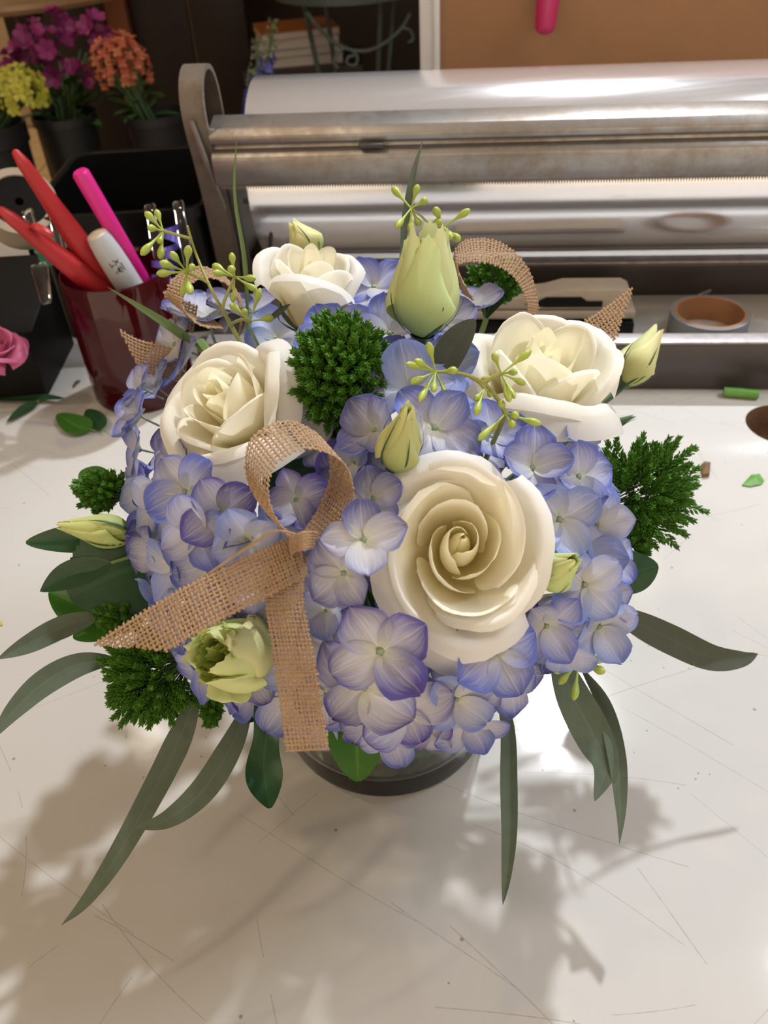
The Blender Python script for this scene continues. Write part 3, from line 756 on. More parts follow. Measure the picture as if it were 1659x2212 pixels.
def potted(name, label, cat, center, rx, ry, rz, n, size, fmesh, base, nleaf, lsize, group, droop=0.0, seed=1, blobs=None):
    """bunch of cut flowers: blooms on a dome, leaves below, stems into the bucket"""
    rnd = random.Random(seed); t = thing(name, base, label, cat, group); pts = []
    g = PI*(3-math.sqrt(5))
    for i in range(n):
        if blobs:
            bl = blobs[i % len(blobs)]; c = bl[0]; R = Vector((bl[1],)*3)
        else:
            c = center; R = Vector((rx, ry, rz))
        z = 1-1.35*(i+0.5)/n; rr = math.sqrt(max(0, 1-z*z)); a = i*g+rnd.uniform(-.3, .3)
        nrm = Vector((rr*math.cos(a), rr*math.sin(a), z)); k = rnd.uniform(0.80, 1.06)
        p = c+Vector((nrm.x*R.x, nrm.y*R.y, nrm.z*R.z))*k
        ob('bloom', fmesh, t, frame(p, nrm+Vector((rnd.uniform(-.3, .3), rnd.uniform(-.5, 0), rnd.uniform(-.1, .3))), None, size*rnd.uniform(0.8, 1.2)))
    for i in range(nleaf):
        a = rnd.uniform(0, 2*PI); u = rnd.uniform(0.1, 0.75); c = base.lerp(center, u)
        p = c+Vector((math.cos(a)*rx*0.35, math.sin(a)*ry*0.35, 0)); dirn = Vector((math.cos(a), math.sin(a), rnd.uniform(-0.2, 0.9)))
        f = frame(p, dirn.cross(Vector((-math.sin(a), math.cos(a), 0))), None, lsize*rnd.uniform(0.7, 1.2))
        y = dirn.normalized(); x = y.cross(Vector((0, 0, 1))).normalized(); zz = x.cross(y); s = lsize*rnd.uniform(.7, 1.2)
        ob('leaf', bgleaf, t, Matrix(((x.x*s, y.x*s, zz.x*s, p.x), (x.y*s, y.y*s, zz.y*s, p.y), (x.z*s, y.z*s, zz.z*s, p.z), (0,0,0,1))))
    for i in range(7):
        a = 2*PI*i/7; MB().tube(spline([base+Vector((math.cos(a)*0.02, math.sin(a)*0.02, 0)), base.lerp(center, 0.5)+Vector((math.cos(a)*rx*0.25, math.sin(a)*ry*0.25, 0)), center+Vector((math.cos(a)*rx*0.6, math.sin(a)*ry*0.6, 0))], 7), 0.004, 6).build('stem', M_bgleaf if False else M_darkstem, t)
    return t
F_purple = flower_mesh('bloom', flower_col('magenta_petal', (0.13, 0.012, 0.085), (0.34, 0.035, 0.20)), 6, 0.55)
F_orange = flower_mesh('bloom', flower_col('coral_petal', (0.50, 0.085, 0.045), (0.62, 0.26, 0.13)), 4, 0.25)
F_yellow = flower_mesh('bloom', flower_col('yellow_green_petal', (0.40, 0.42, 0.05), (0.66, 0.62, 0.08)), 4, 0.2)
F_blue = flower_mesh('bloom', flower_col('delphinium_petal', (0.05, 0.05, 0.30), (0.13, 0.14, 0.50)), 5, 0.3)
F_bud = flower_mesh('bloom', flower_col('delphinium_bud', (0.13, 0.18, 0.10), (0.24, 0.30, 0.18)), 4, 0.9)
gb = 'charcoal buckets of cut flowers'
# magenta bunch
cpx = P(128, 118, 2.35); bb = P(152, 300, 2.35); B1 = Vector((bb.x, bb.y, zb_))
rim = P(152, 232, 2.35); bucket(B1, 0.085, rim.z-zb_, 'charcoal bucket under the magenta flower bunch', gb)
potted('magenta_flower_bunch', 'bunch of dark magenta flowers with green leaves in a bucket', 'flowers', cpx, 0.13, 0.10, 0.13, 52, 0.024, F_purple, Vector((B1.x, B1.y, rim.z-0.05)), 44, 0.085, None, seed=3,
       blobs=[(P(80, 88, 2.33), 0.045), (P(122, 66, 2.36), 0.045), (P(62, 125, 2.28), 0.04), (P(112, 118, 2.27), 0.05), (P(150, 70, 2.4), 0.035), (P(200, 72, 2.4), 0.04), (P(125, 160, 2.26), 0.035), (P(168, 165, 2.27), 0.03), (P(225, 95, 2.42), 0.03), (P(28, 130, 2.3), 0.022)])
# coral bunch
rim = P(335, 240, 2.25); B2 = Vector((rim.x, rim.y, zb_)); bucket(B2, 0.082, rim.z-zb_, 'charcoal bucket under the small coral flowers', gb)
potted('coral_flower_bunch', 'round bunch of small coral orange flowers leaning out of a bucket', 'flowers', P(262, 150, 2.2), 0.078, 0.07, 0.085, 90, 0.0125, F_orange, Vector((B2.x-0.02, B2.y, rim.z-0.04)), 26, 0.06, None, seed=5)
for p_ in ((272, 215), (258, 232), (296, 205)):
    pass
# yellow-green head
rim = P(-32, 268, 2.15); B3 = Vector((rim.x, rim.y, FZ)); bucket(B3, 0.095, rim.z-FZ, 'tall charcoal bucket under the yellow green flower head', gb)
potted('yellow_flower_head', 'yellow green ball of flowers in a tall bucket', 'flowers', P(38, 205, 2.1), 0.072, 0.07, 0.062, 80, 0.0155, F_yellow, Vector((B3.x, B3.y, rim.z-0.04)), 10, 0.08, None, seed=8)
# empty bucket beside the dark cabinet
rim = P(452, 252, 2.45); bucket(Vector((rim.x, rim.y, zb_)), 0.06, rim.z-zb_, 'small charcoal bucket standing empty beside the steel cutter', gb)
# delphinium
db = P(545, 330, 1.9)
t = thing('delphinium', (db.x, db.y, FZ), 'blue delphinium spikes with green buds behind the steel cutter', 'flowers')
rnd = random.Random(4)
for (x0, y0, x1, y1) in ((555, 260, 556, 90), (565, 220, 592, 45), (545, 250, 548, 150)):
    a, b = P(x0, y0, 1.9), P(x1, y1, 1.95)
    MB().tube([a+Vector((0, 0, -0.5)), a, b], 0.003, 6).build('stem', M_darkstem, t)
    for i in range(26):
        u = i/25; an = i*2.4; p = a.lerp(b, u); d = Vector((math.cos(an), math.sin(an), 0.3)); w = 0.018*(1-0.6*u)
        fm = F_blue if u < 0.55 else F_bud
        ob('bloom', fm, t, frame(p+d*w, d, None, (0.013 if u < .55 else 0.009)*(1.1-0.4*u)))
vz = P(545, 330, 1.9)
b_ = bucket(Vector((vz.x, vz.y, FZ)), 0.09, 0.42, 'charcoal bucket of blue delphinium behind the cutter', gb)
# round oak table corner
c = P(40, -40, 2.72)
t = thing('round_oak_table', (c.x, c.y, FZ), 'round oak table edge above the magenta flowers', 'table')
ze = P(80, 36, 2.45).z
MB().lathe([(0.001, ze), (0.37, ze), (0.405, ze+0.006), (0.41, ze+0.018), (0.40, ze+0.03), (0.001, ze+0.03)], 64, Matrix.Translation((c.x, c.y, 0))).build('top', M_wood, t)
MB().lathe([(0.03, FZ+0.05), (0.045, FZ+0.3), (0.03, ze-0.1), (0.06, ze)], 24, Matrix.Translation((c.x, c.y, 0))).build('pedestal', M_darkwood, t)
MB().lathe([(0.0001, FZ), (0.20, FZ), (0.20, FZ+0.03), (0.03, FZ+0.06)], 32, Matrix.Translation((c.x, c.y, 0))).build('foot', M_darkwood, t)
# iron bistro table
c = P(755, -12, 2.62); zt = P(755, 22, 2.38).z
t = thing('bistro_table', (c.x, c.y, FZ), 'round grey green iron bistro table with scrolled legs', 'table')
MB().lathe([(0.001, zt+0.004), (0.225, zt+0.004), (0.232, zt), (0.237, zt), (0.237, zt+0.022), (0.23, zt+0.026), (0.001, zt+0.026)], 64, Matrix.Translation((c.x, c.y, 0))).build('top', M_iron, t)
def scroll(pts, d=2.45, r=0.0055):
    MB().tube(spline([P(x, y, d) for x, y in pts], 30), r, 8).build('scroll', M_iron, t)
scroll([(664, 28), (690, 62), (722, 92), (760, 108), (800, 108), (838, 88), (868, 60), (885, 30)])
scroll([(760, 108), (772, 122), (768, 140), (750, 138), (752, 124), (766, 120)], r=0.0045)
scroll([(742, 104), (728, 118), (722, 136), (732, 148)], r=0.0045)
scroll([(868, 60), (886, 66), (892, 84), (882, 92)], r=0.0045)
for an in (0.5, 2.1, 3.7, 5.3):
    p = Vector((c.x+0.17*math.cos(an), c.y+0.17*math.sin(an), 0))
    MB().tube([(p.x, p.y, zt+0.003), (c.x+0.10*math.cos(an), c.y+0.10*math.sin(an), -0.45), (c.x+0.2*math.cos(an), c.y+0.2*math.sin(an), FZ)], 0.008, 8).build('leg', M_iron, t)
# magazines on a stool
c = P(650, 118, 3.0)
t = thing('wooden_stool', (c.x, c.y, FZ), 'low dark stool under the stack of magazines', 'stool')
MB().box((-0.2, -0.16, c.z-0.04), (0.22, 0.16, c.z-0.012)).build('seat', M_darkwood, t, Matrix.Translation((c.x, c.y, 0)), smooth=False)
for sx in (-0.17, 0.19):
    for sy in (-0.13, 0.13):
        MB().box((sx-0.015, sy-0.015, FZ), (sx+0.015, sy+0.015, c.z-0.04)).build('leg', M_darkwood, t, Matrix.Translation((c.x, c.y, 0)), smooth=False)
zz = c.z-0.012
for i, (w, l, h, mt, rz) in enumerate(((0.15, 0.12, 0.03, M_paper, 0.10), (0.145, 0.115, 0.025, M_tapegrey, 0.2), (0.14, 0.11, 0.03, M_paper, 0.12), (0.135, 0.11, 0.022, M_coverorange, 0.22))):
    lab = ['thick white magazine at the bottom of the stack', 'grey magazine second from the bottom of the stack', 'white magazine under the orange one', 'orange covered magazine on top of the stack'][i]
    m = thing('magazine', (c.x, c.y, zz), lab, 'magazine', 'magazines on the stool')
    MM = Matrix.Translation((c.x-0.01, c.y, zz)) @ Matrix.Rotation(rz, 4, 'Z')
    MB().box((-w, -l, 0.002), (w, l, h-0.002)).build('pages', M_paper, m, MM, smooth=False)
    MB().box((-w-0.003, -l-0.003, h-0.002), (w+0.003, l+0.003, h)).box((-w-0.003, -l-0.003, 0), (w+0.003, l+0.003, 0.002)).build('cover', mt, m, MM, smooth=False)
    zz += h

# ================================================================ VASE
VR, VH = 0.0605, 0.112
def vase():
    t = thing('glass_vase', VC, 'clear cylindrical glass vase holding the whole bouquet', 'vase'); M = Matrix.Translation(VC)
    MB().lathe([(0.0005, 0.0), (VR-0.005, 0.0), (VR-0.001, 0.0018), (VR, 0.006), (VR, VH-0.002), (VR-0.001, VH), (VR-0.0025, VH), (VR-0.0035, VH-0.002), (VR-0.0035, 0.016), (VR-0.008, 0.0115), (0.0005, 0.0105)], 96, M).build('body', M_glass, t)
vase()
tag(MB().lathe([(0.0005, 0.0135), (VR-0.011, 0.0135), (VR-0.0045, 0.019), (VR-0.0045, 0.074), (0.0005, 0.074)], 80, Matrix.Translation(VC)).build('vase_water', M_water), 'clear water filling the lower glass vase', 'water')
def leaf_liner():
    rows = []
    for i in range(9):
        z = 0.026+0.078*i/8
        rows.append([VC+Vector(((VR-0.0060+0.0012*math.sin(j*0.7+i))*math.cos(a), (VR-0.0060+0.0012*math.sin(j*0.7+i))*math.sin(a), z+0.004*math.sin(a*3))) for j in range(57) for a in [-2.9+5.6*j/56]])
    tag(ob('liner_leaf', grid('liner_leaf', rows, M_leafg)), 'broad green leaf curled inside the glass vase wall', 'leaf')
leaf_liner()
_sa = [0.3]
def stem(parent, base, r=0.0022, mat=None, n=14):
    """flower stalk from the head down through the vase mouth into the water"""
    _sa[0] += 2.39996; a = _sa[0]
    h = Vector((base.x-VC.x, base.y-VC.y, 0)); dirn = h.normalized() if h.length > 1e-5 else Vector((1, 0, 0))
    k = min(h.length, 0.034)
    mouth = VC+dirn*k*0.95+Vector((0.006*math.cos(a), 0.006*math.sin(a), min(VH+0.004, base.z-0.004)))
    foot = VC-dirn*k*0.7+Vector((0.016*math.cos(a), 0.016*math.sin(a), 0.020))
    mid = base.lerp(mouth, 0.6); mid.z = max(mid.z, mouth.z+0.002)
    MB().tube(spline([base, mid, mouth, mouth.lerp(foot, 0.5), foot], n), r, 7).build('stem', mat or M_stem, parent)

# ================================================================ PETALLED FLOWERS
def cup_petal(phi, w, Rm, Rt, H, curl, drop, tw=0.06, seed=0, base_r=0.10, z0=0.0, spin=0.0, ruffle=0.025, serr=0.0, nu=15, nv=14, tip=0.0, ecurl=0.0, mat=None, name='petal', knee=0.82):
    rnd = random.Random(seed); o1, o2 = rnd.uniform(0, 50), rnd.uniform(0, 50); rows = []
    for i in range(nv):
        v = i/(nv-1); row = []
        t = min(1.0, v/0.82); tr = min(1.0, v/knee)
        r = base_r+(Rm-base_r)*math.sin(tr*PI/2)**0.8+(Rt-Rm)*smooth(0.4, 1.0, v)
        z = 0.88*H*t**1.12; k = max(0.0, (v-0.82)/0.18)
        ww = w*(0.5+0.5*smooth(0, 0.45, v))*(1-0.2*smooth(0.55, 1.0, v))
        for j in range(nu):
            u = -1+2*j/(nu-1); au = abs(u)
            nz = mnoise.noise(Vector((u*1.7+o1, v*2.0, o2)))
            n2 = mnoise.noise(Vector((u*5+o2, v*3, o1)))
            rr = r*(1+tw*u)+curl*k**1.5*(1-0.35*au**3)+ruffle*(nz*1.4+n2*0.6)*smooth(0.35, 1, v)+ecurl*au**4*v
            ed = 1-(drop+0.10)*au**2.4*smooth(0.1, 0.9, v)
            zz = z*ed+H*0.12*math.sin(k*PI*0.5)*(1 if curl < 0.22 else 0.35)-curl*0.75*k**2.2+ruffle*0.8*nz*k
            zz += tip*max(0, 1-au*2.2)*k
            if serr and i == nv-1: zz += serr*((j % 2)*2-1)*(0.5+abs(n2)); rr += serr*0.4*n2
            a = phi+u*ww+spin*v
            row.append(Vector((rr*math.cos(a), rr*math.sin(a), zz+z0)))
        rows.append(row)
    return grid(name, rows, mat)

def calyx(parent, M, n=5, length=0.55, width=0.08, out=0.5, mat=None, rise=0.55, seed=0, bulge=0.45, rfun=None):
    """narrow sepals hugging the cup"""
    rnd = random.Random(seed)
    for i in range(n):
        a = 2*PI*i/n+rnd.uniform(-.2, .2); rows = []; L = length*rnd.uniform(0.8, 1.15); fl = rnd.uniform(0.6, 1.3)
        for k in range(9):
            u = k/8; r = 0.08+bulge*math.sin(min(1, u*1.25)*PI/2)+out*0.3*fl*max(0, u-0.6); z = -0.06+L*u
            if rfun: r = rfun(z)+out*0.3*fl*max(0, u-0.75)
            w = width*(1-u)**0.6*(0.5+0.5*smooth(0, 0.25, u))+0.004
            d = Vector((math.cos(a), math.sin(a), 0)); s = Vector((-math.sin(a), math.cos(a), 0))
            rows.append([d*r+s*w+Vector((0, 0, z)), d*(r+0.015)+Vector((0, 0, z)), d*r-s*w+Vector((0, 0, z))])
        ob('sepal', grid('sepal', rows, mat or M_sepal), parent, M)

ROSES = []
def rose(label, rimpx, off, axis, Rpx, seed, style='open', name='white_rose', mat=None, depth=None, layers=None, group='white roses in the bouquet', tint=(1, 1, 1), spinx=None, sy=1.0, deep=1.0, shift=(0, 0)):
    mat = mat or M_rose
    if depth is None:
        _, _, t_ = dome(*rimpx); T = P(rimpx[0], rimpx[1], t_-off); dep = t_-off
    else:
        T = P(rimpx[0], rimpx[1], depth); dep = depth
    R = Rpx*dep/FPX; ax = camv(*axis); B = T-ax*R*0.95*deep
    ROSES.append((B+ax*R*0.55, R*1.12)); th = thing(name, B, label, 'rose', group); M = frame(B, ax, spinx or Rt, (R, R*sy, R*deep))
    rnd = random.Random(seed); L = layers
    if L is None:
        L = [  # count, half angle, Rm, Rt, H, curl, drop, twist
            (2, 2.3, 0.15, 0.03, 0.90, 0.00, 0.06, 0.30),
            (2, 2.0, 0.27, 0.18, 0.92, 0.00, 0.10, 0.28),
            (3, 1.45, 0.47, 0.44, 0.90, 0.01, 0.30, 0.24),
            (3, 1.35, 0.66, 0.72, 0.95, 0.05, 0.26, 0.18),
            (3, 1.30, 0.74, 0.86, 0.95, 0.11, 0.24, 0.12),
            (4, 1.10, 0.78, 0.95, 0.91, 0.18, 0.22, 0.10),
        ]
    ph = rnd.uniform(0, 6); k = 0; nl = len(L)
    for li, (cnt, w, Rm, Rtt, H, curl, drop, tw) in enumerate(L):
        ph += 0.9
        for i in range(cnt):
            a = ph+2*PI*i/cnt+rnd.uniform(-.12, .12); k += 1
            me = cup_petal(a, w*rnd.uniform(.92, 1.08), Rm*rnd.uniform(.95, 1.05), Rtt*rnd.uniform(.93, 1.07), H*rnd.uniform(.96, 1.03), curl*rnd.uniform(.7, 1.35), drop, tw, seed*100+k, ruffle=0.012+0.034*li/nl, mat=mat, tip=0.02)
            y = 1-li/(nl-1)
            for vt in me.vertices:
                f_ = smooth(0.0, 0.9, vt.co.z)*y; vt.co.x += shift[0]*f_; vt.co.y += shift[1]*f_
            o = ob('petal', me, th, M); o.color = (tint[0], tint[1]*(1-0.02*y), tint[2]*(1-0.22*y), 1)
    calyx(th, M, 5, 0.34, 0.12, 0.2, M_sepal, seed=seed, bulge=0.52)
    MB().lathe([(0.001, -0.12), (0.10, -0.10), (0.16, 0.0), (0.14, 0.08)], 14, M).build('hip', M_darkstem, th)
    stem(th, M @ Vector((0, 0, -0.1)), 0.0026, M_darkstem)
    return th, M, mat

# ---- four roses
th, M, mat = rose('wide open ivory white rose at the front of the bouquet beside the burlap bow', (1000, 1192), 0.016, (0.03, 0.10, 1.0), 176, 21, sy=1.13, shift=(0.02, 0.17))
# loose guard petals of the open rose
for a, hh, cu, w in ((-1.75, 0.62, 0.34, 0.62), (-2.75, 0.70, 0.16, 0.8), (2.2, 0.72, 0.14, 0.8), (0.2, 0.72, 0.16, 0.8)):
    o = ob('petal', cup_petal(a, w, 0.80, 1.02, hh, cu, 0.25, 0.05, int(a*77), ruffle=0.04, mat=mat), th, M); o.color = (1, 1, 1, 1)
side_layers = [(2, 2.2, 0.13, 0.09, 1.02, 0.0, 0.10, 0.28), (3, 1.75, 0.24, 0.20, 1.05, 0.0, 0.14, 0.2), (3, 1.4, 0.40, 0.38, 1.06, 0.02, 0.2, 0.15), (4, 1.15, 0.54, 0.60, 1.03, 0.07, 0.26, 0.12), (4, 1.05, 0.62, 0.82, 0.95, 0.16, 0.28, 0.1), (3, 1.1, 0.64, 0.92, 0.90, 0.28, 0.25, 0.08)]
rose('half open ivory rose beside the burlap loop and the pen cup', (460, 850), 0.028, (-0.46, 0.44, 0.76), 168, 33, layers=side_layers, sy=1.05, deep=1.2)
rose('large full white rose beside the seeded eucalyptus and green bud', (1180, 750), 0.036, (0.07, 0.66, 0.68), 180, 45, layers=side_layers, deep=1.25)
back_layers = [(2, 2.2, 0.13, 0.09, 1.32, 0.0, 0.10, 0.28), (3, 1.75, 0.26, 0.20, 1.34, 0.0, 0.14, 0.2), (3, 1.35, 0.46, 0.46, 1.30, 0.03, 0.2, 0.15), (4, 1.15, 0.60, 0.72, 1.26, 0.10, 0.26, 0.12), (3, 1.15, 0.66, 0.88, 1.22, 0.22, 0.22, 0.1)]
rose('narrow half closed ivory rose at the back below a green bud', (674, 590), 0.0, (0.16, 0.80, 0.55), 110, 57, layers=back_layers, depth=0.412, deep=1.25)
# pink rose lying by the tape dispenser
rose('pink rose lying at the table edge below the black dispenser', (-10, 740), 0, (0.55, 0.35, 0.75), 52, 61, name='pink_rose', mat=M_pinkrose, depth=0.70, group=None) if False else None
def pink_rose():
    T = P(-14, 735, 0.70); ax = camv(0.45, 0.55, 0.7); R = 62*0.70/FPX; B = T-ax*R*0.9
    t = thing('pink_rose', B, 'pink rose bloom leaning at the table edge below the black dispenser', 'rose'); M = frame(B, ax, Rt, R); k = 0
    for li, (cnt, w, Rm, Rtt, H, curl, drop, tw) in enumerate(side_layers):
        for i in range(cnt):
            k += 1; o = ob('petal', cup_petal(li*0.9+2*PI*i/cnt, w, Rm, Rtt, H, curl, drop, tw, 900+k, ruffle=0.05, mat=M_pinkrose), t, M); o.color = (1, 1, 1, 1)
    calyx(t, M, 5, 0.5, 0.14, 0.6, M_leafg, seed=5, bulge=0.66)
    f = G(-60, 900); MB().tube(spline([M @ Vector((0, 0, -0.05)), (M @ Vector((0, 0, -0.8))), Vector((f.x, f.y, 0.003))], 10), 0.0025, 8).build('stem', M_stem, t)
pink_rose()

# ---- lisianthus
def bud(label, basepx, tippx, wpx, d0, d1, seed, openness=0.0, tint=(1, 1, 1), sep=5, name='lisianthus_bud', spin=0.9, seplen=0.75, twist=None, group='green lisianthus in the bouquet', sepw=0.07):
    B = P(*basepx, d0); T = P(*tippx, d1); L = (T-B).length; R = wpx/2*(d0+d1)/2/FPX
    th = thing(name, B, label, 'flower', group); M = frame(B, T-B, Rt, (R, R, R)); h = L/R; rnd = random.Random(seed)
    tops = 0.10+openness*0.62
    if openness > 0:
        if openness > 0.6:
            for i in range(9):
                rr_ = 0.10+0.055*i
                o = ob('inner_petal', cup_petal(i*2.4, 1.25, rr_+0.06, rr_+0.10, h*(0.80+0.012*i), 0.03, 0.2, 0.2, seed*29+i, ruffle=0.16, serr=0.06, spin=0.3, mat=M_lisin, name='inner_petal', base_r=0.05), th, M); o.color = (1.15, 1.1, 1.1, 1)
        for i in range(4):
            o = ob('inner_petal', cup_petal(i*PI/2+0.3, 1.5, 0.42, 0.28+0.25*openness, h*0.86, 0.03, 0.2, 0.15, seed*13+i, ruffle=0.10, serr=0.05, spin=spin*0.5, mat=M_lisin, name='inner_petal'), th, M); o.color = (1, 1, 1, 1)
    for i in range(3):
        o = ob('petal', cup_petal(i*2*PI/3+0.9, 1.45, 0.78, tops*0.75+0.08, h*1.0, 0.02*openness, 0.22, 0.12, seed*17+i, ruffle=0.03+0.05*openness, serr=0.03+0.05*openness, spin=spin, mat=M_lis, tip=0.25*openness, knee=0.46), th, M); o.color = (*tint, 1)
    for i in range(3):
        o = ob('petal', cup_petal(i*2*PI/3, 1.15, 0.95, tops+0.10, h*(0.95-0.08*(i % 2)), 0.05*openness, 0.45, 0.10, seed*19+i, ruffle=0.03+0.05*openness, serr=0.03+0.05*openness, spin=spin, mat=M_lis, tip=0.2*openness, knee=0.42), th, M); o.color = (*[c*rnd.uniform(.93, 1.04) for c in tint], 1)
    def rf_(z):
        v = 0.82*max(0.0, min(1.0, z/(0.88*h)))**(1/1.12)
        return 0.10+0.85*math.sin(min(1, v/0.42)*PI/2)**0.8+(tops+0.10-0.95)*smooth(0.4, 1.0, v)+0.045
    calyx(th, M, sep, h*seplen, sepw, 0.5, M_sepal, seed=seed, rfun=rf_)
    MB().lathe([(0.001, -0.25), (0.10, -0.22), (0.20, -0.05), (0.34, 0.05)], 12, M).build('receptacle', M_darkstem, th)
    stem(th, M @ Vector((0, 0, -0.2)), 0.0016, M_darkstem)
    return th, M, h
dT = dome(910, 700)[2]
bud('tall tulip shaped pale green lisianthus bud standing at the top', (912, 728), (925, 492), 166, 0.352, 0.330, 3, 0.55, seplen=0.42, spin=0.5)
bud('small twisted green lisianthus bud between the burlap loop and open rose', (851, 1012), (884, 872), 104, 0.298, 0.268, 5, 0.06, (0.92, 0.88, 0.72), seplen=0.80)
bud('pale lisianthus bud peeking out behind the narrow back rose', (682, 560), (628, 478), 90, 0.47, 0.468, 8, 0.10, (1.05, 1.02, 0.95), seplen=0.75, sepw=0.05)
bud('pale green lisianthus bud with ruffled tip behind the large full rose', (1346, 832), (1422, 708), 92, 0.455, 0.455, 9, 0.25, (1.08, 1.06, 1.0), seplen=0.72)
bud('slim yellow green lisianthus bud pointing out over the dark serrated leaf', (292, 1158), (122, 1134), 80, 0.392, 0.385, 11, 0.08, (0.85, 0.86, 0.62), seplen=0.62, sepw=0.10)
bud('stubby green lisianthus bud wedged between the open rose and blue petals', (1172, 1252), (1248, 1205), 96, 0.302, 0.282, 12, 0.14, (0.95, 0.98, 0.85), seplen=0.7, sepw=0.05)
bud('tiny closed dark green bud beside the feathery green spray', (1238, 952), (1372, 898), 40, 0.43, 0.44, 14, 0.0, (0.12, 0.22, 0.14), seplen=0.95, sepw=0.2)
# half open lisianthus by the burlap tail
th, M, h = bud('half open ruffled green lisianthus bloom between the two burlap tails', (560, 1412), (438, 1412), 176, 0.322, 0.288, 15, 0.66, (1.0, 1.02, 0.9), seplen=0.45, spin=0.4, sepw=0.05)
for a, hh, cu in ((-1.7, 1.15, 0.20), (-0.6, 1.1, 0.1)):
    o = ob('petal', cup_petal(a-PI/2, 0.7, 1.0, 1.12, hh, cu, 0.3, 0.05, int(a*31), ruffle=0.10, serr=0.05, mat=M_lis, tip=0.25), th, M); o.color = (0.98, 1.0, 0.9, 1)

# ================================================================ HYDRANGEAS
def hyd_petal(seed, broad=0.56, point=0.0):
    rnd = random.Random(seed); c = rnd.uniform(0.05, 0.34); b = rnd.uniform(-0.28, 0.20); o1 = rnd.uniform(0, 40); rows = []
    skew = rnd.uniform(-.06, .06)
    for i in range(12):
        t = 0.5-0.5*math.cos(PI*i/11); row = []
        k = abs((t-0.56)/(0.445 if t > 0.56 else 0.60)); w = broad*max(0.0, 1-k**2.2)**0.55
        w = max(0.012 if t > 0.5 else 0.075, w)
        if t > 0.75: w *= 1-point*((t-0.75)/0.25)
        for j in range(9):
            s = -1+j/4
            z = c*s*s*w*1.4+b*t*t+0.07*mnoise.noise(Vector((s*2+o1, t*3, 1)))*(0.3+t)-0.025*math.exp(-(s*5)**2)
            y = t+0.03*mnoise.noise(Vector((s*3+o1, 5, 1)))*smooth(0.7, 1, t)
            row.append(Vector((s*w+skew*t*t, y, z)))
        rows.append(row)
    return grid('petal', rows, M_hyd)
HP = [hyd_petal(i, random.uniform(.44, .55), random.choice((0, 0, 0, 0.2, 0.45))) for i in range(12)]
def floret_center():
    m = MB()
    m.lathe([(0.001, 0.10), (0.05, 0.09), (0.075, 0.045), (0.06, 0.0), (0.03, -0.03)], 10)
    for i in range(5):
        a = 2*PI*i/5; m.lathe([(0.001, 0.055), (0.022, 0.03), (0.022, 0.0)], 6, Matrix.Translation((0.07*math.cos(a), 0.07*math.sin(a), 0.02)))
    m.tube([(0, 0, 0), (0, 0, -0.35), (0.04, 0, -0.75)], 0.035, 6)
    return m.mesh('floret', M_fcenter)
M_fcenter = plain('floret_eye', (0.22, 0.30, 0.22), 0.5, var=0.4, scale=300)
FC = floret_center()
BLUE = (0.130, 0.165, 0.52); VIO = (0.100, 0.082, 0.33); LT = (0.24, 0.31, 0.66); DUSK = (0.145, 0.155, 0.40)
HEADS = {}
def head(key, px, depth, label):
    c = P(*px, depth); t = thing('blue_hydrangea', c, label, 'hydrangea', 'blue hydrangea heads in the bouquet')
    HEADS[key] = (t, c); stem(t, c, 0.0035, M_stem); return t
head('front', (840, 1400), 0.385, 'violet blue hydrangea head hanging over the vase front below the open rose')
head('right', (1220, 1190), 0.405, 'pale blue hydrangea head beside the feathery green spray')
head('center', (890, 900), 0.420, 'white and blue hydrangea head around the small twisted bud')
head('back', (780, 690), 0.475, 'blue hydrangea head behind the dense feathery green ball')
head('left', (390, 1060), 0.420, 'lilac blue hydrangea head below the half open rose')
head('backleft', (430, 740), 0.475, 'dusky grey blue hydrangea head against the pen cup')
FLOR = []
rf = random.Random(99)
def floret(key, x, y, rpx, off=0.0, n=None, ang=None, col=BLUE, lift=0.28, depth=None, miss=()):
    t, hc = HEADS[key]
    if depth is None:
        p, nd, tt = dome(x, y); p = P(x, y, tt-off)
    else:
        p = P(x, y, depth); nd = (p-DC).normalized(); tt = depth
    dep = (p-CAM).dot(Fw)
    if n is None:
        nn = (nd*0.7+(CAM-p).normalized()*0.75).normalized()
    else:
        nn = camv(*n)
    nn = (nn+Vector((rf.uniform(-.2, .2), rf.uniform(-.2, .2), rf.uniform(-.2, .2)))).normalized()
    r = rpx*dep/FPX; a0 = rf.uniform(0, PI/2) if ang is None else ang
    FM = frame(p, nn, Rt, r); fo = ob('floret', FC, t, FM)
    for i in range(4):
        if i in miss: continue
        a = a0+i*PI/2+rf.uniform(-.15, .15); e = lift+rf.uniform(-.2, .24); s = rf.uniform(.88, 1.1)
        Mx = FM @ Matrix.Rotation(a, 4, 'Z') @ Matrix.Rotation(e, 4, 'X') @ Matrix.Translation((0, 0.05, 0.02+0.012*i)) @ Matrix.Diagonal((s*rf.uniform(.94, 1.12), s, s, 1))
        po = ob('petal', rf.choice(HP), fo, Mx)
        j = rf.uniform(.85, 1.18); po.color = (col[0]*j, col[1]*j, min(1, col[2]*j), 1)
    FLOR.append((x, y, rpx))
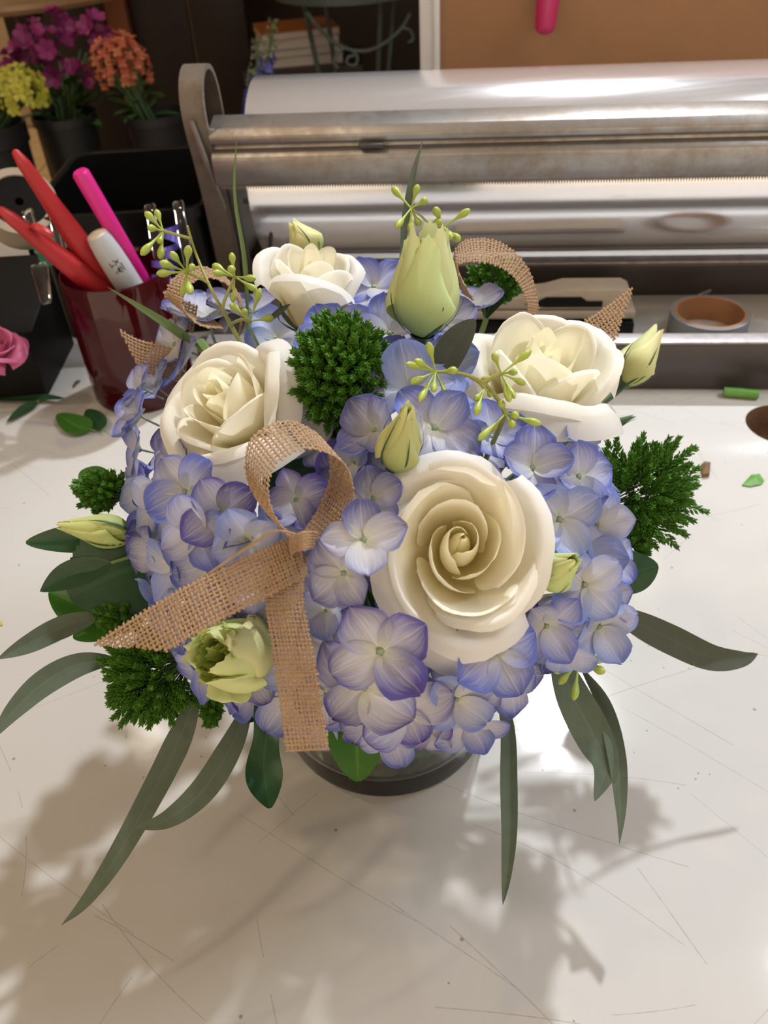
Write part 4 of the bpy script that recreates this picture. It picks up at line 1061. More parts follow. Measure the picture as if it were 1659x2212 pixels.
# angles: petal 0 points along local +y (up in the picture when the floret faces us)
# front head
floret('front', 822, 1405, 122, 0.030, (0.0, 0.05, 1), 0.62, VIO, 0.05)
floret('front', 787, 1482, 112, 0.018, (-0.1, -0.25, 1), 0.9, VIO, 0.10)
floret('front', 744, 1238, 82, 0.026, (-0.1, 0.0, 1), 0.78, DUSK, 0.15)
floret('front', 786, 1166, 90, 0.032, (-0.1, 0.1, 1), 0.15, DUSK, 0.12)
floret('front', 806, 1078, 74, 0.006, (0.1, 0.4, 1), 0.4, DUSK, 0.3)
floret('front', 706, 1318, 72, 0.010, (-0.5, -0.1, 0.8), 0.3, LT, 0.5)
floret('front', 1070, 1408, 104, 0.012, (0.25, -0.2, 1), 0.5, BLUE, 0.15)
floret('front', 872, 1528, 98, 0.010, (0.0, -0.4, 1), 0.3, VIO, 0.2)
floret('front', 985, 1508, 92, 0.008, (0.1, -0.3, 1), 0.8, LT, 0.25)
floret('front', 1015, 1560, 80, 0.000, (0.1, -0.6, 0.9), 0.4, BLUE, 0.3)
floret('front', 845, 1580, 72, 0.000, (-0.1, -0.6, 0.8), 0.2, BLUE, 0.35)
floret('front', 925, 1572, 72, -0.004, (0.0, -0.6, 0.8), 0.6, VIO, 0.35)
floret('front', 712, 1405, 80, 0.004, (-0.5, -0.2, 1), 0.5, DUSK, 0.35)
floret('front', 650, 1330, 70, -0.004, (-0.3, 0.0, 1), 0.5, DUSK, 0.35)
floret('front', 560, 1270, 72, -0.002, (-0.3, 0.2, 1), 0.2, DUSK, 0.3)
floret('front', 705, 1500, 70, 0.000, (-0.4, -0.4, 0.9), 0.2, VIO, 0.3)
floret('front', 1100, 1480, 66, 0.000, (0.4, -0.4, 0.9), 0.2, BLUE, 0.3)
# right head
floret('right', 1150, 1012, 88, 0.010, (-0.05, 0.25, 1), 0.0, BLUE, 0.42)
floret('right', 1248, 1030, 84, 0.016, (0.2, 0.2, 1), 0.35, BLUE, 0.35)
floret('right', 1208, 1122, 88, 0.014, (0.15, 0.1, 1), 0.5, LT, 0.25)
floret('right', 1288, 1130, 80, 0.010, (0.45, 0.1, 1), 0.2, LT, 0.35)
floret('right', 1318, 1210, 70, 0.002, (0.7, 0.0, 0.8), 0.6, BLUE, 0.35)
floret('right', 1262, 1262, 92, 0.012, (0.3, -0.1, 1), 0.75, LT, 0.2)
floret('right', 1292, 1352, 86, 0.006, (0.4, -0.3, 1), 0.3, LT, 0.25)
floret('right', 1180, 1350, 84, 0.004, (0.2, -0.3, 1), 0.6, BLUE, 0.3)
floret('right', 1215, 1400, 70, 0.000, (0.1, -0.7, 0.8), 0.1, LT, 0.35)
floret('right', 1310, 1290, 70, 0.000, (0.8, -0.1, 0.7), 0.1, BLUE, 0.35)
floret('right', 1262, 1200, 80, 0.004, (0.4, 0.1, 1), 0.1, LT, 0.35)
floret('right', 1240, 945, 62, -0.004, (0.3, 0.5, 0.8), 0.5, LT, 0.35)
# centre head
floret('center', 1062, 945, 84, -0.006, (0.1, 0.3, 1), 0.2, BLUE, 0.3)
floret('center', 884, 842, 96, 0.006, (0.0, 0.3, 1), 0.1, LT, 0.45)
floret('center', 938, 925, 104, 0.014, (0.25, 0.2, 1), 0.85, BLUE, 0.18)
floret('center', 812, 930, 88, 0.006, (-0.3, 0.2, 1), 0.6, DUSK, 0.3)
floret('center', 918, 985, 66, -0.008, (0.1, 0.2, 1), 0.2, LT, 0.3)
floret('center', 768, 1000, 60, -0.004, (-0.4, 0.3, 1), 0.5, LT, 0.5)
floret('center', 1000, 965, 62, -0.012, (0.1, 0.3, 1), 0.6, LT, 0.3)
floret('center', 828, 1030, 64, -0.006, (0, 0.2, 1), 0.1, DUSK, 0.3)
floret('center', 970, 800, 80, -0.022, (0, 0.5, 1), 0.1, LT, 0.3)
# back head
floret('back', 730, 738, 96, -0.030, (0.0, 0.5, 1), 0.45, BLUE, 0.25)
floret('back', 842, 722, 92, -0.012, (-0.1, 0.4, 1), 0.2, BLUE, 0.3)
floret('back', 808, 622, 76, 0.0, (0.0, 0.7, 0.7), 0.5, BLUE, 0.35, depth=0.44)
floret('back', 1018, 668, 72, 0.0, (0.2, 0.6, 0.8), 0.3, DUSK, 0.35, depth=0.44)
floret('back', 960, 700, 76, 0.0, (0.1, 0.5, 0.8), 0.6, DUSK, 0.3, depth=0.425)
floret('back', 600, 735, 80, 0.0, (0.1, 0.5, 0.8), 0.6, LT, 0.3, depth=0.462)
floret('back', 870, 640, 70, 0.0, (0.1, 0.7, 0.8), 0.1, BLUE, 0.3, depth=0.46)
floret('back', 775, 660, 62, 0.0, (0.0, 0.8, 0.7), 0.1, BLUE, 0.3, depth=0.462)
# left head
floret('left', 402, 1062, 94, 0.014, (-0.45, 0.1, 1), 0.55, BLUE, 0.25)
floret('left', 432, 1150, 90, 0.018, (-0.25, -0.05, 1), 0.3, BLUE, 0.22)
floret('left', 480, 1108, 92, 0.016, (-0.1, 0.1, 1), 0.7, VIO, 0.25)
floret('left', 535, 1165, 82, 0.014, (0.0, 0.0, 1), 0.4, LT, 0.35)
floret('left', 305, 900, 70, 0.0, (-0.8, 0.4, 0.6), 0.5, BLUE, 0.35, depth=0.415)
floret('left', 312, 840, 64, 0.0, (-0.8, 0.5, 0.5), 0.2, DUSK, 0.35, depth=0.42)
floret('left', 305, 972, 74, 0.0, (-0.8, 0.2, 0.6), 0.2, BLUE, 0.35, depth=0.405)
floret('left', 312, 1058, 74, 0.0, (-0.7, 0.1, 0.8), 0.6, LT, 0.3, depth=0.398)
floret('left', 345, 1125, 74, 0.0, (-0.5, -0.1, 0.9), 0.2, BLUE, 0.3, depth=0.388)
floret('left', 400, 1225, 80, 0.0, (-0.3, -0.3, 1), 0.5, DUSK, 0.25, depth=0.372)
floret('left', 470, 1235, 80, 0.0, (-0.2, -0.3, 1), 0.1, DUSK, 0.25, depth=0.362)
floret('left', 640, 1080, 76, 0.004, (0.0, 0.1, 1), 0.3, VIO, 0.35)
floret('left', 590, 1155, 72, 0.004, (0.0, 0.1, 1), 0.3, LT, 0.35)
floret('left', 390, 1000, 70, -0.006, (-0.5, 0.2, 1), 0.3, DUSK, 0.35)
floret('left', 490, 1330, 72, 0.0, (-0.2, -0.3, 1), 0.1, BLUE, 0.3, depth=0.372)
# back-left head
floret('backleft', 452, 692, 104, 0.0, (-0.2, 0.7, 0.75), 0.3, DUSK, 0.25, depth=0.445)
floret('backleft', 380, 745, 76, 0.0, (-0.6, 0.5, 0.7), 0.5, DUSK, 0.3, depth=0.438)
floret('backleft', 395, 800, 70, 0.0, (-0.7, 0.4, 0.6), 0.2, BLUE, 0.3, depth=0.432)
floret('backleft', 340, 835, 60, 0.0, (-0.7, 0.4, 0.6), 0.2, BLUE, 0.3, depth=0.430)
floret('backleft', 530, 680, 76, 0.0, (0.0, 0.7, 0.7), 0.2, DUSK, 0.3, depth=0.45)
# filler florets deeper in the mound, so that no gap looks through
hk = list(HEADS)
N = 150; g = PI*(3-math.sqrt(5))
for i in range(N):
    z = 1-1.5*(i+0.5)/N; rr = math.sqrt(max(0, 1-z*z)); a = i*g
    nrm = Vector((rr*math.cos(a), rr*math.sin(a), z)); k = 0.86
    p = DC+Vector((nrm.x*DR.x, nrm.y*DR.y, nrm.z*DR.z))*k
    if (CAM-p).normalized().dot(nrm) < -0.35: continue
    v = p-CAM; dz = v.dot(Fw); x = 829.5+FPX*v.dot(Rt)/dz; y = 1106-FPX*v.dot(Up)/dz
    if any((p-c_).length < r_ for c_, r_ in ROSES): continue
    key = min(hk, key=lambda q: (HEADS[q][1]-p).length)
    nc = nrm+Vector((0, 0, 0.15))
    n_c = (nc.dot(Rt), nc.dot(Up), -nc.dot(Fw))
    floret(key, x, y, 74*0.40/dz, 0.0, n_c, None, rf.choice((BLUE, VIO, LT, DUSK)), 0.32, depth=dz)

# ================================================================ FEATHERY GREEN BALLS
def mat_moss():
    t = NT('feathery_green'); co = t.coord(); n = t.noise(420, co, 2); n2 = t.noise(60, co, 2)
    c = t.mix(n, (0.022, 0.085, 0.006, 1), (0.12, 0.30, 0.026, 1)); c = t.mix(t.math('MULTIPLY', n2, 0.4), c, (0.05, 0.17, 0.012, 1))
    t.set(Base_Color=c, Roughness=0.55); t.b.inputs['Specular IOR Level'].default_value = 0.25; t.translucent((0.08, 0.25, 0.02, 1), 0.15); return t.m
M_moss = mat_moss()
OCT = np.array([(1,0,0),(-1,0,0),(0,1,0),(0,-1,0),(0,0,1.0),(0,0,-1)]); OF = np.array([(0,2,4),(2,1,4),(1,3,4),(3,0,4),(2,0,5),(1,2,5),(3,1,5),(0,3,5)])
def green_ball(label, c, root, radii, nplume, seed, axes=None, plume=0.30, nb=34, bud_=0.00095, spread=-0.25, open_=0.16):
    """radii along the picture's right, up and viewing directions"""
    rs = np.random.RandomState(seed)
    th = thing('green_trachelium', root, label, 'flower', 'feathery green balls in the bouquet')
    ax = axes or (Rt, Up, -Fw); A = np.array([list(a) for a in ax]); cc = np.array(c); rt = np.array(root); rad = np.array(radii)
    out_dir = cc-rt; out_dir = out_dir/np.linalg.norm(out_dir)
    V = []; twigs = MB(); g = PI*(3-math.sqrt(5)); cnt = 0
    POS = []; DIR = []; SZ = []
    for i in range(nplume):
        z = 1-2*(i+0.5)/nplume; r = math.sqrt(1-z*z); a = i*g
        u = np.array([r*math.cos(a), r*math.sin(a), z])+rs.normal(0, 0.05, 3); u /= np.linalg.norm(u)
        off = (u*rad*(1+rs.uniform(-0.24, 0.12))) @ A
        if np.dot(off/np.linalg.norm(off), out_dir) < spread: continue
        tip = cc+off; start = cc+off*(1-plume)-out_dir*0.02*np.linalg.norm(off)
        d = tip-start; L = np.linalg.norm(d); d = d/L; lat = off/np.linalg.norm(off)
        d = d*0.75+(tip-rt)/np.linalg.norm(tip-rt)*0.45; d /= np.linalg.norm(d); start = tip-d*L
        s1 = np.cross(d, [0.3, 0.5, 0.8]); s1 /= np.linalg.norm(s1); s2 = np.cross(d, s1)
        for k in range(nb):
            uu = (k+rs.uniform())/nb; an = k*2.4; rr = L*open_*(1.15-uu)*rs.uniform(0.5, 1.5)+0.0003
            rd = s1*math.cos(an)+s2*math.sin(an)
            POS.append(start+d*L*uu+rd*rr); DIR.append(d*0.8+rd*0.6); SZ.append(bud_*rs.uniform(0.7, 1.35))
        if i % 2 == 0: twigs.tube([Vector(rt), Vector(rt*0.5+start*0.5), Vector(start+d*L*0.6)], [0.0007, 0.0005, 0.0003], 3, False)
    POS = np.array(POS); DIR = np.array(DIR); DIR /= np.linalg.norm(DIR, axis=1)[:, None]; SZ = np.array(SZ)
    s1 = np.cross(DIR, [0.31, 0.52, 0.79]); s1 /= np.linalg.norm(s1, axis=1)[:, None]; s2 = np.cross(DIR, s1)
    VV = POS[:, None, :]+SZ[:, None, None]*(OCT[None, :, 0:1]*s1[:, None, :]*0.62+OCT[None, :, 1:2]*s2[:, None, :]*0.62+OCT[None, :, 2:3]*DIR[:, None, :]*1.7)
    n = len(POS); FF = (OF[None]+np.arange(n)[:, None, None]*6).reshape(-1, 3)
    me = bpy.data.meshes.new('foliage'); me.from_pydata(VV.reshape(-1, 3).tolist(), [], FF.tolist()); me.materials.append(M_moss)
    o = ob('foliage', me, th); o['kind'] = 'stuff'
    o = twigs.build('twigs', M_darkstem, th); o['kind'] = 'stuff'
    stem(th, Vector(root), 0.0016)
    return th
def gb_(label, cpx, d, rootpx, rd, rpx, nplume, seed, **kw):
    s = d/FPX; green_ball(label, P(*cpx, d), P(*rootpx, rd), (rpx[0]*s, rpx[1]*s, rpx[2]*s), nplume, seed, **kw)
gb_('dense feathery green ball in the middle of the roses', (735, 800), 0.318, (752, 905), 0.345, (104, 126, 90), 340, 1, nb=30, plume=0.34, spread=-0.75)
gb_('small feathery green tuft below the dense middle ball', (742, 915), 0.322, (760, 960), 0.34, (42, 46, 40), 60, 21, nb=26, plume=0.4, spread=-0.8)
gb_('loose feathery green spray spreading over the table edge side', (1395, 1058), 0.425, (1275, 1110), 0.428, (132, 132, 70), 120, 2, nb=64, plume=0.62, open_=0.13, spread=-0.62)
gb_('short feathery green tuft above the shiny round leaf', (1365, 1200), 0.425, (1325, 1170), 0.425, (48, 58, 40), 50, 12, nb=36, plume=0.5, open_=0.2, spread=-0.7)
gb_('feathery green ball seen under the back burlap arch', (1066, 612), 0.462, (1050, 690), 0.465, (66, 52, 50), 110, 3, nb=30, plume=0.35, spread=-0.7)
gb_('feathery green tuft above the slim bud', (222, 1062), 0.408, (290, 1075), 0.41, (62, 48, 40), 90, 4, nb=34, plume=0.45, open_=0.19, spread=-0.7)
gb_('drooping feathery green spray under the pointed burlap tail', (325, 1472), 0.372, (440, 1400), 0.385, (118, 104, 60), 110, 5, nb=60, plume=0.6, open_=0.13, spread=-0.5)
gb_('thin feathery green sprig below the half open bloom', (455, 1532), 0.375, (490, 1470), 0.385, (26, 40, 20), 26, 6, nb=30, plume=0.6, open_=0.2, spread=-0.7)
gb_('deep green sprig hidden behind the burlap tail', (262, 1330), 0.395, (350, 1300), 0.40, (70, 42, 40), 60, 7, nb=30, plume=0.5, open_=0.2, spread=-0.6)

# ================================================================ LEAVES
def prof_lance(u): return (math.sin(PI*min(1, u**0.8))**0.8 if 0 < u < 1 else 0.0)*0.97+0.03*(1-u)
def prof_ovate(u): return max(0.02, math.sin(PI*min(1, u**0.85*0.985+0.008))**0.62)
def prof_blade(u): return (0.35+0.65*smooth(0, 0.25, u))*(1-u**2.2)+0.01
def leaf(parent, pts, width, prof=prof_lance, face=None, fold=0.25, twist=(0, 0), mat=None, n=26, wave=0.0, name='leaf', serr=0.0, seed=0, droop=0.0):
    mat = mat or M_euc; c = spline(pts, n); face = face or (CAM-c[n//2]).normalized(); rows = []
    for i in range(n):
        u = i/(n-1); t = (c[min(i+1, n-1)]-c[max(i-1, 0)]).normalized()
        s = t.cross(face).normalized(); q = Quaternion(t, lerp(twist[0], twist[1], u)); s = q @ s; nr = s.cross(t)
        w = width*0.5*prof(u); row = []
        for k in range(7):
            x = -1+k/3; sr = 1+(serr*(((i % 2)*2)-1) if abs(x) == 1 else 0)
            row.append(c[i]+s*(x*w*sr)+nr*(fold*w*(abs(x)-0.5)+wave*w*math.sin(u*9+seed)*x))
        rows.append(row)
    return ob(name, grid(name, rows, mat), parent)
def pp(*a): return [P(x, y, d) for x, y, d in a]
def sprig(label, rootpts, name='eucalyptus_sprig', cat='greenery', group='eucalyptus sprigs in the bouquet', r=0.0013):
    root = rootpts[-1]; t = thing(name, root, label, cat, group)
    if len(rootpts) > 1:
        MB().tube(spline(rootpts, 14), [r*0.5+r*0.5*i/13 for i in range(14)], 6).build('twig', M_euctwig, t)
    stem(t, root, r, M_euctwig); return t
t = sprig('long dark curved eucalyptus leaf reaching out beside the blue hydrangea', pp((1330, 1300, 0.40), (1250, 1280, 0.43)))
leaf(t, pp((1325, 1318, 0.402), (1375, 1345, 0.408), (1450, 1382, 0.415), (1535, 1420, 0.42), (1600, 1424, 0.422), (1638, 1412, 0.423)), 66*0.41/FPX, mat=M_eucdark, fold=0.2)
t = sprig('pair of grey green eucalyptus leaves with seed pods below the pale blue head', pp((1250, 1432, 0.395), (1225, 1400, 0.41)))
leaf(t, pp((1196, 1395, 0.400), (1236, 1500, 0.388), (1282, 1590, 0.385), (1308, 1655, 0.380), (1284, 1732, 0.376)), 82*0.39/FPX, mat=M_euc, fold=0.15)
leaf(t, pp((1255, 1440, 0.396), (1305, 1520, 0.388), (1332, 1630, 0.380), (1340, 1740, 0.376), (1338, 1826, 0.372)), 40*0.385/FPX, mat=M_euc, fold=0.4, twist=(0.9, -0.9))
SPE = t
t = sprig('single grey green eucalyptus leaf hanging straight down in front of the vase', pp((1075, 1490, 0.372), (1060, 1450, 0.385)))
leaf(t, pp((1074, 1470, 0.372), (1096, 1570, 0.362), (1099, 1690, 0.352), (1100, 1800, 0.344), (1094, 1890, 0.340), (1086, 1956, 0.337)), 40*0.355/FPX, mat=M_euc, fold=0.45, prof=lambda u: prof_lance(u)*0.9+0.06*(1-u))
t = sprig('longest eucalyptus leaf sweeping down across the table toward the front edge', pp((440, 1470, 0.378), (520, 1420, 0.40)))
leaf(t, pp((436, 1470, 0.378), (390, 1590, 0.370), (320, 1730, 0.362), (245, 1862, 0.355), (182, 1950, 0.352), (132, 1999, 0.350)), 62*0.365/FPX, mat=M_euc, fold=0.2, prof=lambda u: prof_blade(u)*0.95)
t = sprig('curved eucalyptus leaf crossing over the longest leaf', pp((545, 1520, 0.375), (580, 1470, 0.395)))
leaf(t, pp((540, 1515, 0.372), (500, 1610, 0.362), (440, 1705, 0.355), (365, 1768, 0.350), (288, 1790, 0.347)), 58*0.36/FPX, mat=M_euc, fold=0.15)
t = sprig('arched eucalyptus leaf leaving the picture edge above the longest leaf', pp((240, 1420, 0.385), (360, 1380, 0.40)))
leaf(t, pp((250, 1424, 0.385), (170, 1436, 0.375), (95, 1475, 0.366), (30, 1535, 0.358), (-20, 1600, 0.352)), 58*0.37/FPX, mat=M_euc, fold=0.2)
t = sprig('narrow forked eucalyptus leaf below the light green leaf', pp((215, 1325, 0.395), (330, 1300, 0.41)))
leaf(t, pp((220, 1328, 0.395), (140, 1352, 0.388), (60, 1392, 0.380), (-6, 1424, 0.374)), 50*0.385/FPX, mat=M_euc, fold=0.25)
leaf(t, pp((190, 1345, 0.394), (130, 1372, 0.39), (78, 1392, 0.386)), 22*0.385/FPX, mat=M_eucdark, fold=0.25)
def one_leaf(label, pts, width, mat, name='green_leaf', **kw):
    root = pts[0]; t = thing(name, root, label, 'leaf', 'broad leaves in the bouquet'); leaf(t, pts, width, mat=mat, name='blade', **kw)
    mb = MB().tube([pts[0], pts[0]+(pts[0]-pts[1]).normalized()*0.012], 0.0009, 6); mb.build('petiole', M_stem, t); stem(t, pts[0]+(pts[0]-pts[1]).normalized()*0.012, 0.001); return t
one_leaf('wavy very dark glossy leaf hanging below the half open bloom', pp((590, 1480, 0.358), (578, 1570, 0.350), (570, 1660, 0.345), (583, 1746, 0.340)), 108*0.35/FPX, M_leaf, prof=lambda u: prof_ovate(u)*(0.76+0.24*math.cos(u*7.5)), wave=0.35, fold=0.3)
one_leaf('bright glossy oval leaf hanging over the glass vase front', pp((765, 1540, 0.352), (770, 1600, 0.349), (774, 1688, 0.345)), 124*0.35/FPX, M_leafg, prof=prof_ovate, fold=0.16)
one_leaf('pointed green leaf behind the slim bud', pp((300, 1160, 0.408), (180, 1162, 0.400), (56, 1172, 0.395)), 66*0.40/FPX, M_leaf, prof=prof_ovate, fold=0.3)
one_leaf('big dark serrated leaf below the slim bud', pp((370, 1200, 0.402), (250, 1240, 0.392), (150, 1290, 0.390)), 210*0.39/FPX, M_leaf, prof=prof_ovate, fold=0.12, serr=0.04, n=40)
one_leaf('dark leaf tip curling out over the light green leaf', pp((240, 1215, 0.392), (150, 1242, 0.388), (86, 1278, 0.384)), 62*0.39/FPX, M_leaf, fold=0.3)
one_leaf('light green folded leaf under the dark serrated leaf', pp((300, 1320, 0.410), (190, 1310, 0.404), (106, 1278, 0.400)), 110*0.40/FPX, M_leafg, prof=prof_ovate, fold=0.35)
one_leaf('light green leaf behind the narrow forked leaf', pp((300, 1330, 0.412), (215, 1355, 0.408), (158, 1378, 0.404)), 60*0.40/FPX, M_leafg, prof=prof_ovate, fold=0.3)
one_leaf('small round green leaf behind the feathery tuft by the slim bud', pp((255, 1070, 0.42), (205, 1040, 0.42), (172, 1020, 0.42)), 70*0.42/FPX, M_leafg, prof=prof_ovate, fold=0.2)
one_leaf('shiny round dark leaf poking out below the feathery spray', pp((1300, 1235, 0.415), (1365, 1235, 0.415), (1422, 1222, 0.415)), 96*0.415/FPX, M_leaf, prof=prof_ovate, fold=-0.15)
one_leaf('small dark leaf next to the shiny round leaf', pp((1315, 1250, 0.40), (1335, 1265, 0.40), (1350, 1285, 0.40)), 40*0.40/FPX, M_leaf, prof=prof_ovate, fold=0.2)
one_leaf('dark matt leaf between the tulip shaped bud and full rose', pp((938, 830, 0.345), (978, 750, 0.342), (1026, 690, 0.342)), 62*0.37/FPX, M_eucdark, prof=prof_ovate, fold=0.15)
one_leaf('very dark leaf inside the burlap loop', pp((600, 1090, 0.362), (640, 1030, 0.354), (700, 985, 0.350)), 130*0.36/FPX, M_leaf, prof=prof_ovate, fold=0.1)
one_leaf('deep green leaf under the drooping feathery spray', pp((520, 1390, 0.395), (420, 1380, 0.392), (300, 1370, 0.39)), 130*0.39/FPX, M_leaf, prof=prof_ovate, fold=0.2)
one_leaf('dark leaf between the burlap tails and the half open bloom', pp((600, 1420, 0.375), (560, 1500, 0.368), (520, 1560, 0.362)), 90*0.37/FPX, M_leaf, prof=prof_ovate, fold=0.2)
def blade(label, pts, w, mat=None):
    t = thing('grass_blade', pts[0], label, 'grass blade', 'thin grass blades in the bouquet')
    leaf(t, pts, w, prof_blade, fold=0.5, mat=mat or M_grass, name='blade', n=20); stem(t, pts[0], 0.0007)
blade('thin green blade poking out toward the red cup', pp((425, 745, 0.43), (345, 690, 0.42), (232, 620, 0.41)), 22*0.42/FPX)
blade('very long hair thin blade rising in front of the steel bracket', pp((536, 700, 0.43), (528, 560, 0.425), (507, 420, 0.42), (512, 282, 0.415)), 11*0.42/FPX)
blade('long grey green blade rising in front of the silver roll', pp((866, 560, 0.43), (880, 450, 0.425), (893, 375, 0.42), (915, 297, 0.42)), 20*0.42/FPX, M_euc)

# ================================================================ SEEDED EUCALYPTUS
def seed_mesh():
    m = MB(); m.lathe([(0.035, 0.0), (0.04, 0.30), (0.07, 0.52), (0.135, 0.66), (0.165, 0.78), (0.135, 0.90), (0.05, 0.985), (0.004, 1.0)], 10); return m.mesh('seed_pod', M_seed)
SEED = seed_mesh(); rs_ = random.Random(12)
def seeds(t, node, tips, depth, fat=1.0):
    for (x, y) in tips:
        a = P(*node, depth); b = P(x, y, depth+rs_.uniform(-0.012, 0.006)); L = (b-a).length
        if L < 1e-5: continue
        wmin = 8.0*depth/FPX*fat
        w = min(L*1.5, wmin/0.165*rs_.uniform(0.9, 1.2))
        ob('seed_pod', SEED, t, frame(a, b-a, None, (w, w, L)))
def twig(t, pts, r=0.0008): MB().tube(spline(pts, 12), r, 6).build('twig', M_euctwig, t)
A = 0.400
t = sprig('seeded eucalyptus sprig above the half open rose near the red cup', pp((405, 488, A-.01), (422, 545, A), (450, 612, A), (478, 665, A+.005), (500, 705, A+.02)), r=0.0011)
twig(t, pp((353, 499, A), (385, 508, A), (414, 516, A))); seeds(t, (353, 499), [(313, 457), (337, 452), (320, 491), (304, 551), (346, 560), (343, 526)], A)
twig(t, pp((403, 587, A), (428, 598, A), (452, 612, A))); seeds(t, (403, 587), [(368, 543), (407, 530), (345, 566), (338, 591), (418, 574), (392, 641), (411, 635)], A)
twig(t, pp((507, 598, A), (495, 625, A), (482, 660, A), (488, 680, A+.005))); seeds(t, (507, 598), [(500, 545), (459, 572), (460, 588), (552, 602), (556, 628), (503, 654), (498, 577)], A)
twig(t, pp((541, 695, A), (522, 690, A+.005), (498, 700, A+.015))); seeds(t, (541, 693), [(562, 622), (496, 656), (524, 667), (593, 686)], A)
leaf(t, pp((580, 692, A), (605, 672, A), (628, 656, A)), 14*A/FPX, mat=M_eucdark)
A = 0.415
t = sprig('seeded eucalyptus tip rising behind the tulip shaped bud', pp((888, 450, A), (920, 476, A), (938, 505, A), (950, 560, A+.01)), r=0.001)
seeds(t, (888, 450), [(847, 404), (903, 398), (924, 430), (855, 493), (887, 503), (907, 489)], A)
twig(t, pp((930, 490, A), (940, 478, A), (950, 470, A))); twig(t, pp((935, 500, A), (948, 492, A), (960, 489, A)))
seeds(t, (958, 490), [(939, 448), (1016, 452), (944, 476), (994, 520), (975, 515)], A)
A = 0.300
t = sprig('seeded eucalyptus sprig lying across the large full rose', pp((941, 803, A), (1000, 808, A), (1045, 828, A), (1075, 862, A+.004), (1092, 894, A+.006)), r=0.001)
seeds(t, (941, 803), [(925, 739), (877, 785), (887, 828), (905, 868), (936, 847), (971, 867), (989, 800), (896, 778)], A)
twig(t, pp((1083, 807, A), (1065, 815, A), (1045, 826, A))); seeds(t, (1083, 807), [(1065, 762), (1148, 756), (1116, 803), (1136, 830), (1112, 861), (1101, 868), (1038, 825)], A)
twig(t, pp((1015, 813, A), (1035, 825, A), (1047, 838, A))); seeds(t, (1047, 838), [(1026, 865), (1027, 897), (1062, 856)], A)
seeds(t, (1092, 894), [(1082, 868), (1170, 917), (1109, 921), (1058, 933), (1033, 951), (1118, 898)], A)
t = sprig('tiny eucalyptus tip with one pod behind the full rose', pp((1262, 888, 0.44), (1270, 905, 0.44), (1258, 940, 0.44)), r=0.0007); seeds(t, (1270, 898), [(1322, 886)], 0.44)
seeds(SPE, (1250, 1432), [(1180, 1441), (1196, 1452), (1206, 1478), (1239, 1513), (1305, 1424), (1308, 1452), (1292, 1420)], 0.365, 1.05)

# ================================================================ BURLAP BOWS
def weave(parent, name, ctr, wid, nwarp=11, cut0=0.0, cut1=0.0, pitch=None, fray=0.05, seed=0):
    """a strip of plain woven jute: real warp and weft threads"""
    rnd = random.Random(seed); dense = spline(ctr, 200); L = sum((dense[i+1]-dense[i]).length for i in range(199))
    wl = sum(w.length for w in wid)/len(wid); pitch = pitch or wl/nwarp*1.12
    nw = max(4, int(L/pitch)); N = nw*2+1; c = spline(ctr, N); W = spline(wid, N)
    Nn = [((c[min(i+1, N-1)]-c[max(i-1, 0)]).normalized().cross(W[i])).normalized() for i in range(N)]
    T = [(c[min(i+1, N-1)]-c[max(i-1, 0)]).normalized() for i in range(N)]
    sp = wl/nwarp; amp = sp*0.17; mb = MB()
    def ribbon(pts, sides, nrms, hw, ht):
        k = len(mb.v)
        for p, s, n in zip(pts, sides, nrms):
            s = s.normalized(); mb.v += [p+s*hw, p+n*ht, p-s*hw, p-n*ht]
        for i in range(len(pts)-1):
            for j in range(4):
                q = (j+1) % 4; mb.f.append((k+i*4+j, k+i*4+q, k+(i+1)*4+q, k+(i+1)*4+j))
        mb.f.append((k+3, k+2, k+1, k)); e = k+(len(pts)-1)*4; mb.f.append((e, e+1, e+2, e+3))
    def rng(s):   # part of the length kept at cross position s
        u = s+0.5; lo = cut0*u if cut0 >= 0 else -cut0*(1-u); hi = 1-(cut1*u if cut1 >= 0 else -cut1*(1-u)); return lo, hi
    for j in range(nwarp):
        s = (j+0.5)/nwarp-0.5; lo, hi = rng(s); i0, i1 = int(lo*(N-1)), int(hi*(N-1)); jit = rnd.uniform(-.12, .12)*sp
        ix = range(i0, i1+1)
        if len(ix) < 3: continue
        hw = sp*rnd.uniform(.30, .39)
        ribbon([c[i]+W[i]*s+W[i].normalized()*(jit+rnd.uniform(-.05, .05)*sp)+Nn[i]*(amp*math.cos(PI*(i*0.5)+PI*j)) for i in ix], [W[i] for i in ix], [Nn[i] for i in ix], hw, sp*0.17)
    for k in range(nw+1):
        i = 2*k
        if i >= N: break
        u = i/(N-1); ss = [s for s in [q/(nwarp*2)-0.5 for q in range(nwarp*2+1)] if rng(s)[0]-0.002 <= u <= rng(s)[1]+0.002]
        if len(ss) < 3: continue
        e0, e1 = rnd.uniform(0, fray), rnd.uniform(0, fray); ss[0] -= e0; ss[-1] += e1
        jit = rnd.uniform(-.15, .15)*pitch; hw = pitch*rnd.uniform(.25, .34)
        ribbon([c[i]+W[i]*s+T[i]*jit-Nn[i]*(amp*1.15*math.cos(PI*k+PI*((s+0.5)*nwarp-0.5))) for s in ss], [T[i]]*len(ss), [Nn[i]]*len(ss), hw, sp*0.17)
    return mb.build(name, M_burlap, parent)
def pw(lst, d): # width vectors given in pixels at depth d, third value in metres towards the viewer
    return [Rt*(x*d/FPX)-Up*(y*d/FPX)-Fw*z for x, y, z in lst]
BD = 0.272
kn = P(655, 1166, BD+0.006)
t = thing('burlap_bow', kn, 'woven burlap ribbon bow with one loop and two tails at the front', 'bow', 'burlap bows')
